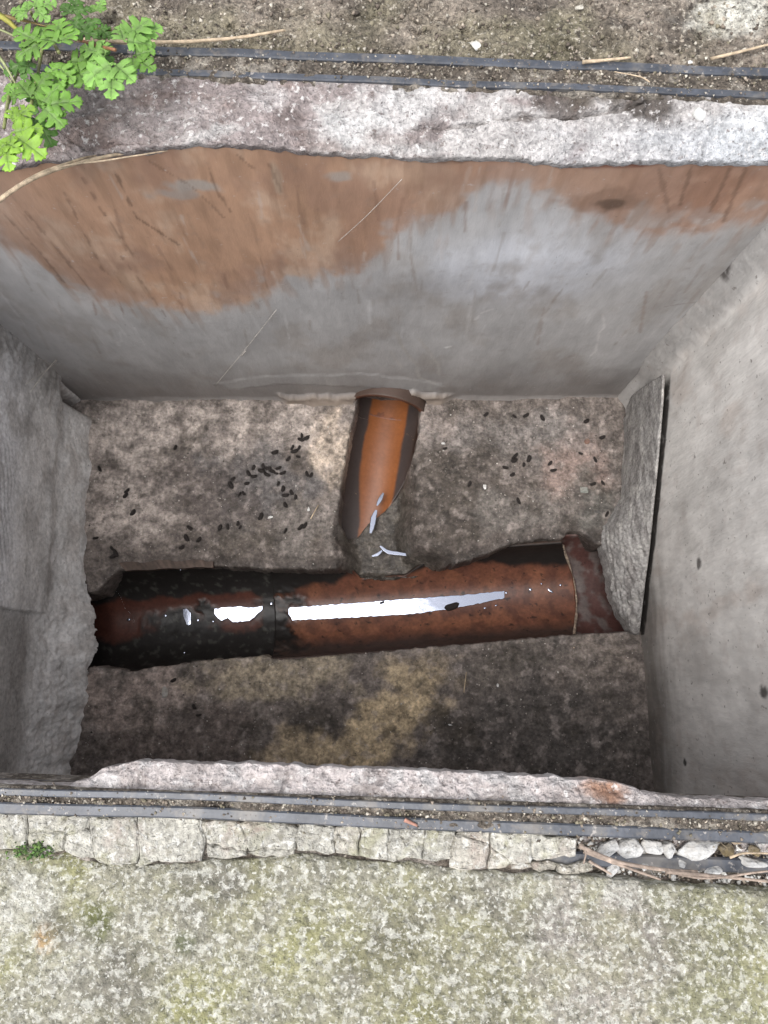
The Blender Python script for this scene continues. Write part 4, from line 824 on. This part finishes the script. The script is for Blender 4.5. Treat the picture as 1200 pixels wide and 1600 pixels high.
# ------------------------------------------------------------------ grit on the soil and in the frame (uncountable)
def grit(name, n, place, smin, smax, cols, seed, **kw):
    r = np.random.default_rng(seed); base = np.array([(1, 0, -.4), (-.5, .87, -.4), (-.5, -.87, -.4), (.6, .3, .5), (-.5, .3, .55), (0, -.7, .5)]); Fb = np.array([(0, 2, 1), (0, 1, 3), (1, 4, 3), (1, 2, 4), (2, 5, 4), (2, 0, 5), (0, 3, 5), (3, 4, 5)])
    x, y, z = place(r, n); n = len(x); s = smin + (smax - smin) * r.random(n) ** 3; a = r.random(n) * 6.28; ca, sa = np.cos(a)[:, None], np.sin(a)[:, None]
    b = base[None] * (1 + r.uniform(-.3, .3, (n, 6, 3))) * s[:, None, None] * np.stack([np.ones(n), r.uniform(.5, 1, n), r.uniform(.5, .9, n)], -1)[:, None]
    V = np.stack([b[..., 0] * ca - b[..., 1] * sa + x[:, None], b[..., 0] * sa + b[..., 1] * ca + y[:, None], b[..., 2] + z[:, None]], -1).reshape(-1, 3)
    c = np.array(cols)[r.integers(len(cols), size=n)] * r.uniform(.7, 1.2, (n, 1)); CC = np.repeat(np.hstack([c, np.ones((n, 1))]), 6, 0)
    F = (Fb[None] + 6 * np.arange(n)[:, None, None]).reshape(-1, 3)
    return mesh_obj(name, V, F, M_grain, cols=CC, smooth=False, **kw)
soilc = [(0.26, 0.215, 0.17), (0.16, 0.13, 0.105), (0.36, 0.31, 0.25), (0.11, 0.09, 0.072), (0.48, 0.44, 0.37), (0.21, 0.185, 0.13)]
def pl_far(r, n):
    x = r.uniform(-.42, .45, n); y = line_y(R_far_out, x) + .004 + .16 * r.random(n) ** 1.3; return x, y, .0025 + .0028 * fbm(x, y, 14, 2, 3)
grit('grit', 6500, pl_far, .0005, .0022, soilc, 11, kind='stuff', label='loose grit scattered over the soil behind the frame')
def pl_fr(r, n):
    x = r.uniform(-.3, .33, n); f = r.random(n) < .5; a = np.where(f, line_y(R_far_in, x), line_y(R_near_out, x)); b = np.where(f, line_y(R_far_out, x), line_y(R_near_in, x)); return x, a + (b - a) * r.uniform(.2, .8, n), np.full(n, .0020)
grit('grit', 2600, pl_fr, .0004, .0016, soilc, 12, kind='stuff', label='dirt crumbs lodged in the grooves of the black frame')
def pl_rail(r, n):
    x = r.uniform(-.3, .33, n); w = r.integers(4, size=n); ls = (R_far_in, R_far_out, R_near_in, R_near_out); y = np.choose(w, [line_y(l, x) for l in ls]); return x, y + r.normal(0, .0028, n), np.full(n, ZR + .0002)
grit('grit', 1500, pl_rail, .0003, .0012, soilc, 16, kind='stuff', label='grit lying on top of the black frame rails')
def pl_bed(r, n):
    x = r.uniform(at_z(830, 1340)[0], at_z(1215, 1340)[0], n); a, b = line_y(R_near_out, x) - .004, np.interp(x, crack[:, 0], crack[:, 1]); return x, a + (b - a) * r.random(n), np.full(n, -.0075)
grit('grit', 1100, pl_bed, .0006, .0022, [(0.5, 0.49, 0.46), (0.3, 0.25, 0.2), (0.15, 0.12, 0.1), (.62, .61, .58)], 13, kind='stuff', label='crumbled cement filling the gap in the near edging')
def pl_bench(r, n):
    x, y = r.uniform(-.29, .31, n), r.uniform(-.2, .22, n); z = np.array([floor_z(a, b) for a, b in zip(x, y)]); k = z > FZ - .012; return x[k], y[k], z[k] + .0002
grit('grit', 1900, pl_bench, .0005, .0016, [(0.42, 0.37, 0.33), (0.06, 0.05, 0.045), (0.22, 0.18, 0.155), (0.5, 0.47, 0.43)], 14, kind='stuff', label='fine grit strewn over the chamber benching')

# ------------------------------------------------------------------ dark pellets on the benching
def pellet_mesh(seed):
    r = random.Random(seed); V = []; F = []; nr, ns = 7, 8
    for i in range(nr):
        t = i / (nr - 1); x = -1 + 2 * t; rad = math.sqrt(max(0, 1 - x * x)) ** 0.8 * (0.46 + r.uniform(-.04, .04)); bend = 0.12 * x * x
        for k in range(ns):
            a = 2 * math.pi * k / ns; V.append((x, rad * math.cos(a) + bend, rad * math.sin(a) * 0.8))
    for i in range(nr - 1):
        for k in range(ns): F.append((i * ns + k, i * ns + (k + 1) % ns, (i + 1) * ns + (k + 1) % ns, (i + 1) * ns + k))
    me = bpy.data.meshes.new('pellet'); me.from_pydata(V, [], F); me.polygons.foreach_set('use_smooth', np.ones(len(me.polygons), bool)); me.materials.append(M_pellet); me.update(); return me
pm = [pellet_mesh(k) for k in range(4)]
z6 = [(990, 15, 90), (980, 65, -20), (1045, 50, 30), (880, 155, 60), (960, 160, 70), (910, 200, 20), (680, 215, 20), (835, 290, 50), (945, 265, -20), (430, 390, 70), (540, 380, -80), (520, 430, -15), (600, 400, 0), (640, 432, -20), (720, 400, 20), (690, 460, -15), (770, 455, 20), (585, 475, -30), (370, 460, -60), (430, 495, 0), (190, 520, 35), (160, 595, -60), (350, 575, 15), (265, 700, 60), (310, 690, -50), (720, 580, 70), (775, 640, 80), (800, 715, 5), (870, 680, -60), (920, 735, 85), (800, 830, -60), (1050, 465, -70), (1100, 480, 60), (515, 960, 70), (245, 1040, 80), (270, 1085, 60), (125, 1080, -80), (40, 1090, 75), (800, 1130, 65), (980, 1090, 50), (1030, 1070, 60)]
groups = [([(340 + x / 7.5, 680 + y / 7.5, a) for x, y, a in z6], 'small dark pellet in the cluster on the benching left of the branch pipe', 'pellets left of the branch pipe'),
          ([(157, 734, -60), (275, 700, 70), (200, 768, 40), (198, 775, 60), (152, 842, 10), (177, 858, -50), (182, 865, -60), (210, 802, 60), (298, 826, -30), (293, 842, -60), (312, 844, 50), (285, 856, 30), (344, 825, 80), (178, 870, 30)], 'small dark pellet on the pale benching near the left wall', 'pellets near the left wall'),
          ([(695, 702, 20), (759, 649, 40), (803, 652, -40), (821, 651, 30), (846, 655, -60), (804, 714, 45), (803, 721, 20), (789, 732, -10), (818, 727, 85), (826, 718, 70), (800, 743, 30), (859, 725, 50), (733, 758, 70), (809, 784, -70), (906, 710, -20), (864, 736, 10), (928, 720, -70), (940, 685, 20), (915, 660, 30), (940, 756, -60), (925, 758, 20), (946, 805, 60)], 'small dark pellet on the benching right of the branch pipe', 'pellets right of the branch pipe'),
          ([(272, 1063, 30), (304, 1104, -60), (312, 1117, 10)], 'small dark pellet on the near benching below the left half of the pipe', 'pellets on the near benching')]
ORD = ['first', 'second', 'third', 'fourth', 'fifth', 'sixth', 'seventh', 'eighth', 'ninth', 'tenth', 'eleventh', 'twelfth', 'thirteenth', 'fourteenth', 'fifteenth', 'sixteenth']
def bands(lst, cuts):                                  # horizontal bands of the photo, each read from the left
    out = [[] for _ in range(len(cuts) + 1)]
    for p in lst: out[sum(p[1] > c for c in cuts)].append(p)
    return [sorted(b) for b in out]
plan = [(bands(groups[0][0], (722, 747, 772)), ['in the upper tail of the cluster beside the branch pipe', 'in the dense row left of the branch pipe', 'just under the dense row of the cluster', 'along the lower edge of the left cluster'], groups[0][2]),
        (bands(groups[1][0], (810,)), ['on the pale benching beside the left wall', 'just behind the left half of the main pipe'], groups[1][2]),
        (bands(groups[2][0], (690, 748)), ['at the far wall right of the branch pipe', 'in mid benching right of the branch pipe', 'just behind the right half of the main pipe'], groups[2][2]),
        (bands(groups[3][0], ()), ['on the benching in front of the main pipe'], groups[3][2])]
for bs, texts, grp in plan:
    for b, tx in zip(bs, texts):
        for i, (px, py, a) in enumerate(b):
            q = at_z(px, py, FZ); s = random.uniform(4.4, 7.4) / 1395
            o = bpy.data.objects.new('pellet', pm[i % 4]); C.objects.link(o); o.scale = (s * random.uniform(.85, 1.1), s * random.uniform(.85, 1.15), s); o.rotation_euler = (0, random.uniform(-.15, .15), math.radians(a))
            o.location = (q[0], q[1], floor_z(q[0], q[1]) + s * 0.3); tag(o, 'dark pellet, %s from left %s' % (ORD[i], tx), 'pellet', grp)
# two small clots standing out of the water in the main pipe
for px, py, lab in ((706, 948, 'dark blob lying in the long water trickle'), (597, 942, 'tiny dark speck lying in the long water trickle')):
    q = at_z(px, py, ZI); s = (13 if px > 650 else 5) / 1300
    o = bpy.data.objects.new('sludge_clot', pm[1]); C.objects.link(o); o.scale = (s, s * .9, s * .6); o.rotation_euler = (0, 0, .3); o.location = (q[0], q[1], ZI + .002); tag(o, lab, 'clot')

# ------------------------------------------------------------------ dry stalks, twigs, strands
def stalk(name, pts, z, r, mat, label, cat, group=None, lift=None):
    c = []
    for i, p in enumerate(pts): c.append(at_z(p[0], p[1], z[i] if hasattr(z, '__len__') else z))
    path = smooth_path(c, 10); n = len(path)
    return tube(name, path, [r * (1.15 - .5 * i / n) * random.uniform(.92, 1.08) for i in range(n)], mat, label=label, cat=cat, group=group)
stalk('dry_stalk', [(120, 62), (250, 66), (360, 60), (446, 47)], [.010, .009, .008, .008], .0011, M_straw, 'straight pale dry stalk lying on the soil behind the plant', 'stalk')
stalk('dry_stalk', [(1110, 92), (1160, 80), (1215, 66)], [.004, .006, .008], .0009, M_straw, 'tan dry stalk on the soil at the right edge', 'stalk')
stalk('dry_stalk', [(910, 97), (945, 94), (985, 90)], [.005, .006, .005], .0010, M_straw, 'short dry stalk lying along the far outer rail', 'stalk')
stalk('dry_stalk', [(1015, 128), (1000, 120), (960, 112)], [.005, .006, .005], .0004, M_straw, 'thin dry stem lying across the far frame', 'stalk')
for i, (pts, r) in enumerate([([(-30, 335), (40, 285), (110, 258), (190, 240), (232, 236)], .0012), ([(-30, 330), (50, 277), (120, 250), (150, 243)], .0008), ([(20, 296), (90, 262), (170, 250), (270, 234)], .0006)]):
    stalk('dry_stalk', pts, [-.004, .004, .002, -.006, -.012][:len(pts)], r, M_straw, ['thick frayed dry stalk hanging over the far wall at left', 'thinner dry stalk beside the thick frayed one at left', 'finest dry fibre over the far wall at left'][i], 'stalk', 'dry stalks at the left of the far wall')
for i, (pts, r, lab) in enumerate([([(905, 1322), (960, 1345), (1030, 1358), (1090, 1362)], .0016, 'longest brown dry stem across the rubble'), ([(912, 1330), (970, 1352), (1032, 1374)], .0013, 'brown dry stem below the longest one in the rubble'), ([(1040, 1362), (1090, 1366), (1150, 1372), (1230, 1380)], .0014, 'brown dry stem lying along the paving edge at right'), ([(1060, 1366), (1110, 1372), (1190, 1362), (1240, 1358)], .0010, 'thin pinkish stem crossing the paving edge at right'), ([(905, 1318), (915, 1330), (912, 1350)], .0009, 'short upright dry stem at the left end of the rubble'), ([(920, 1345), (945, 1360), (955, 1366)], .0010, 'short reddish stem among the pale chips'), ([(1140, 1340), (1165, 1333), (1215, 1334)], .0009, 'pale curved fibre over the rubble at the right edge')]):
    stalk('twig', pts, [.003, .004, .003, .003][:len(pts)], r * .65, M_twig if i != 6 else M_straw, lab, 'twig', 'dry stems in the near rubble')
stalk('twig', [(632, 1281), (652, 1290)], [.004, .004], .0009, simple('reddish_twig', (0.38, 0.2, 0.15), .8), 'tiny reddish twig lying in the near frame groove', 'twig')
def wall_strand(pts, r, lab, off=.004):
    c = [at_y(*p, YW - off) for p in pts]; tube('web_strand', smooth_path(c, 8), r, M_web, n=5, label=lab, cat='strand')
wall_strand([(336, 603), (384, 545), (432, 484)], .00028, 'pale fibre hanging diagonally on the grey part of the far wall')
wall_strand([(528, 378), (575, 335), (628, 280)], .00018, 'fine pale fibre hanging on the rusty part of the far wall')
wall_strand([(384, 548), (378, 556)], .0007, 'small pale knot on the diagonal fibre of the far wall')
for i, (pts, r) in enumerate([([(48, 612), (72, 580), (104, 545)], .0005), ([(40, 600), (80, 572), (110, 540)], .0003), ([(60, 560), (90, 568), (130, 548)], .0003)]):
    c = [at_x(*p, XL + .020) for p in pts]; tube('web_strand', smooth_path(c, 8), r, M_web, n=5, label=['thickest cobweb thread across the far left corner', 'thin cobweb thread beside the thickest one', 'thin cobweb thread slanting to the far wall'][i], cat='cobweb', group='cobweb in the far left corner')
for i, (pts, lab) in enumerate([([(876, 984), (897, 1012)], 'thin pale straw lying below the right end of the pipe'), ([(728, 1050), (724, 1082)], 'short dark straw on the dark near benching'), ([(498, 790), (486, 812)], 'thin pale fibre below the pellet cluster')]):
    c = [np.array((*fpt(*p), floor_z(*fpt(*p)) + .001)) for p in pts]; tube('straw', c, .0006, M_straw, n=6, label=lab, cat='straw')

# ------------------------------------------------------------------ plant at the upper left
plant = thing('herb_plant', 'bright green weed with lobed leaves hanging over the far left rim', 'plant', tuple(at_z(70, 40, .0)))
PL = np.array(plant.location)
half = [(0, .025), (.10, .03), (.13, .10), (.12, .22), (.16, .33), (.22, .36), (.25, .31), (.30, .37), (.36, .35), (.37, .27), (.33, .17), (.35, .09), (.42, .10), (.45, .20), (.50, .30), (.56, .33), (.59, .27), (.65, .29), (.68, .22), (.65, .13), (.66, .08), (.73, .09), (.78, .17), (.83, .19), (.86, .13), (.93, .12), (.95, .06), (1.0, .0)]
def leaf(px, py, L, ang, z, tone, seed, tilt=(0, 0), leaflets=True, lab=None):
    """A leaf of one to five lobed leaflets; L in photo pixels; ang in the picture plane."""
    r = random.Random(seed); base = at_z(px, py, z); k = (CAM[2] - z) / FPX * 1.02; V = []; F = []; CL = []
    sets = [(0.0, 1.0, 0.0)] if not leaflets else [(0.30, 0.72, 0.0), (0.20, 0.60, 0.95), (0.20, 0.60, -0.95)]
    for (st, sc, da) in sets:
        ca, sa = math.cos(ang + da + r.uniform(-.12, .12)), math.sin(ang + da + r.uniform(-.12, .12)); bx, by = st * L * math.cos(ang), st * L * math.sin(ang); sc *= r.uniform(.88, 1.12) * L
        curl = r.uniform(.05, .22); fold = r.uniform(-.08, .14); wav = r.uniform(0, 6)
        for side in (1, -1):
            n0 = len(V)
            for (u, w) in half:
                w2 = w * r.uniform(.9, 1.1) * 1.3
                row = []
                for t in (0.0, 0.35, 0.7, 1.0):
                    uu = u * (0.90 + 0.10 * t) + 0.04 * t * (w > .1) if t else u * .95
                    ww = w2 * t * side
                    x, y = uu * sc, ww * sc
                    zz = sc * (fold * abs(ww) - curl * uu * uu + 0.025 * math.sin(9 * uu + wav) * abs(ww) * 3 + 0.02 * math.sin(14 * ww + wav))
                    X_ = x * ca - y * sa + bx; Y_ = x * sa + y * ca + by
                    zz += tilt[0] * X_ + tilt[1] * Y_
                    V.append(((base[0] - PL[0]) + X_ * k, (base[1] - PL[1]) + Y_ * k, (base[2] - PL[2]) + zz * k))
                    vein = math.exp(-(t / .16) ** 2) + .35 * math.exp(-((u * 3.2 % 1 - .5 - .3 * t) / .12) ** 2)
                    c = np.array(tone) * (1 + .0 * r.random()); c = c * (1 - .42 * min(vein, 1)) + np.array((0.38, 0.52, 0.24)) * .42 * min(vein, 1); c = c * (0.72 + .3 * t + .22 * u)
                    CL.append((*c, 1))
            m = len(half)
            for i in range(m - 1):
                for j in range(3):
                    f = (n0 + i * 4 + j, n0 + i * 4 + j + 1, n0 + i * 4 + 5 + j, n0 + i * 4 + 4 + j); F.append(f if side > 0 else f[::-1])
    o = mesh_obj('leaf', V, F, M_leaf, plant, cols=CL)
    so_ = o.modifiers.new('thickness', 'SOLIDIFY'); so_.thickness = 0.0003; so_.offset = -1
    return o
g1, g2, g3, g4 = (0.18, 0.36, 0.06), (0.24, 0.45, 0.10), (0.32, 0.55, 0.07), (0.10, 0.23, 0.04)  # g4: darker green that paints shade into the lower leaves
R_ = math.radians
leaves = [(92, 78, 78, 95, .040, g1), (75, 75, 75, 150, .034, g1), (98, 85, 80, -50, .030, g1), (60, 90, 60, -160, .026, g4), (95, 95, 62, -100, .030, g1), (110, 55, 60, 40, .030, g4),
          (186, 72, 74, 55, .036, g2), (180, 84, 80, -95, .042, g2), (200, 82, 64, -40, .034, g1), (195, 66, 60, 30, .030, g2), (175, 90, 52, 160, .030, g2),
          (80, 118, 58, -120, .022, g4), (50, 168, 78, 10, .038, g1), (45, 165, 64, 70, .034, g1), (52, 172, 66, -60, .030, g4), (35, 160, 50, 130, .026, g1),
          (8, 200, 68, -40, .046, g3), (12, 215, 60, -85, .046, g3), (-8, 200, 70, -140, .044, g3), (10, 195, 56, 40, .040, g3),
          (45, 18, 50, 20, .020, g2), (50, 20, 44, 160, .018, g2), (150, 22, 30, 80, .014, g2), (150, 40, 30, -40, .012, g4), (110, 30, 55, 80, .020, g4), (130, 75, 45, -20, .018, g4)]
for i, (px, py, L_, a, z, t) in enumerate(leaves):
    leaf(px, py, L_ * random.uniform(.92, 1.2), R_(a), z, np.array(t) * random.uniform(.78, 1.12), 900 + i, (random.uniform(-.15, .15), random.uniform(-.15, .15)))
M_stem = simple('green_stem', (0.22, 0.24, 0.09), .5, nscale=200); M_stem2 = simple('reddish_stem', (0.25, 0.12, 0.06), .5, nscale=200)
def stem(pts, zs, r, mat):
    c = [at_z(*p, z) - PL for p, z in zip(pts, zs)]; tube('stem', smooth_path(c, 8), r, mat, plant, n=7)
stem([(70, 45), (85, 70), (92, 82)], [.002, .018, .036], .0010, M_stem); stem([(95, 50), (140, 68), (180, 78)], [.004, .020, .038], .0009, M_stem2); stem([(70, 50), (60, 110), (48, 166)], [.004, .016, .034], .0009, M_stem)
stem([(60, 60), (20, 130), (6, 200)], [.004, .02, .042], .0009, M_stem); stem([(60, 40), (52, 28), (48, 18)], [.002, .01, .018], .0007, M_stem); stem([(172, 46), (160, 46), (140, 50)], [.01, .008, .006], .0012, M_stem2)
stem([(70, 40), (110, 36), (148, 30)], [.002, .008, .013], .0007, M_stem)
def blade(pts, zs, w, mat, lab):
    c = smooth_path([at_z(*p, z) for p, z in zip(pts, zs)], 10); V = []; F = []; n = len(c)
    for i, p in enumerate(c):
        t = c[min(i + 1, n - 1)] - c[max(i - 1, 0)]; t = t / np.linalg.norm(t); s = np.cross(t, (0, 0, 1.0)); s /= np.linalg.norm(s); u = np.cross(s, t); ww = w * (1 - (i / (n - 1)) ** 2.2 * .92)
        V += [p - s * ww, p - u * ww * .35, p + s * ww, p + u * ww * .02 + np.array((0, 0, .0002))]
    for i in range(n - 1):
        for j in range(4): F.append((i * 4 + j, i * 4 + (j + 1) % 4, i * 4 + 4 + (j + 1) % 4, i * 4 + 4 + j))
    F += [(3, 2, 1, 0), tuple(n * 4 - 4 + j for j in range(4))]
    mesh_obj('grass_blade', V, F, mat, label=lab, cat='grass')
M_grass = simple('yellow_grass', (0.40, 0.38, 0.08), .5, nscale=200); M_grass2 = simple('pale_grass', (0.33, 0.36, 0.17), .5, nscale=200); M_grass3 = simple('brown_grass', (0.28, 0.2, 0.08), .6, nscale=200)
blade([(-25, 8), (15, 35), (44, 65)], [.03, .024, .016], .0020, M_grass, 'wide yellow grass blade at the upper left edge')
blade([(-20, 20), (10, 30), (40, 62)], [.024, .02, .012], .0012, M_grass2, 'pale grass blade under the wide yellow one')
blade([(-10, 22), (30, 30), (75, 42)], [.014, .012, .008], .0016, M_grass3, 'brownish grass blade pointing right at the upper left')
blade([(-20, 38), (20, 55), (55, 80)], [.018, .016, .014], .0009, M_grass2, 'thin pale grass blade above the leaves at left')
blade([(-15, 70), (10, 105), (34, 150)], [.02, .026, .030], .0010, M_grass2, 'pale green grass stem running down to the lower leaves')
blade([(-15, 84), (8, 112), (30, 150)], [.016, .02, .026], .0007, M_grass2, 'thinner pale green grass stem beside the other one')
# moss tuft in the cracked edging
grit('moss', 160, lambda r, n: (at_z(50, 1329)[0] + r.normal(0, .005, n), at_z(50, 1329)[1] + r.normal(0, .0018, n), np.full(n, .0006)), .0005, .0016, [(0.08, 0.16, 0.04), (0.12, 0.2, 0.05), (0.06, 0.1, 0.03)], 15, kind='stuff', label='small green moss tuft in the crack of the cement edging')
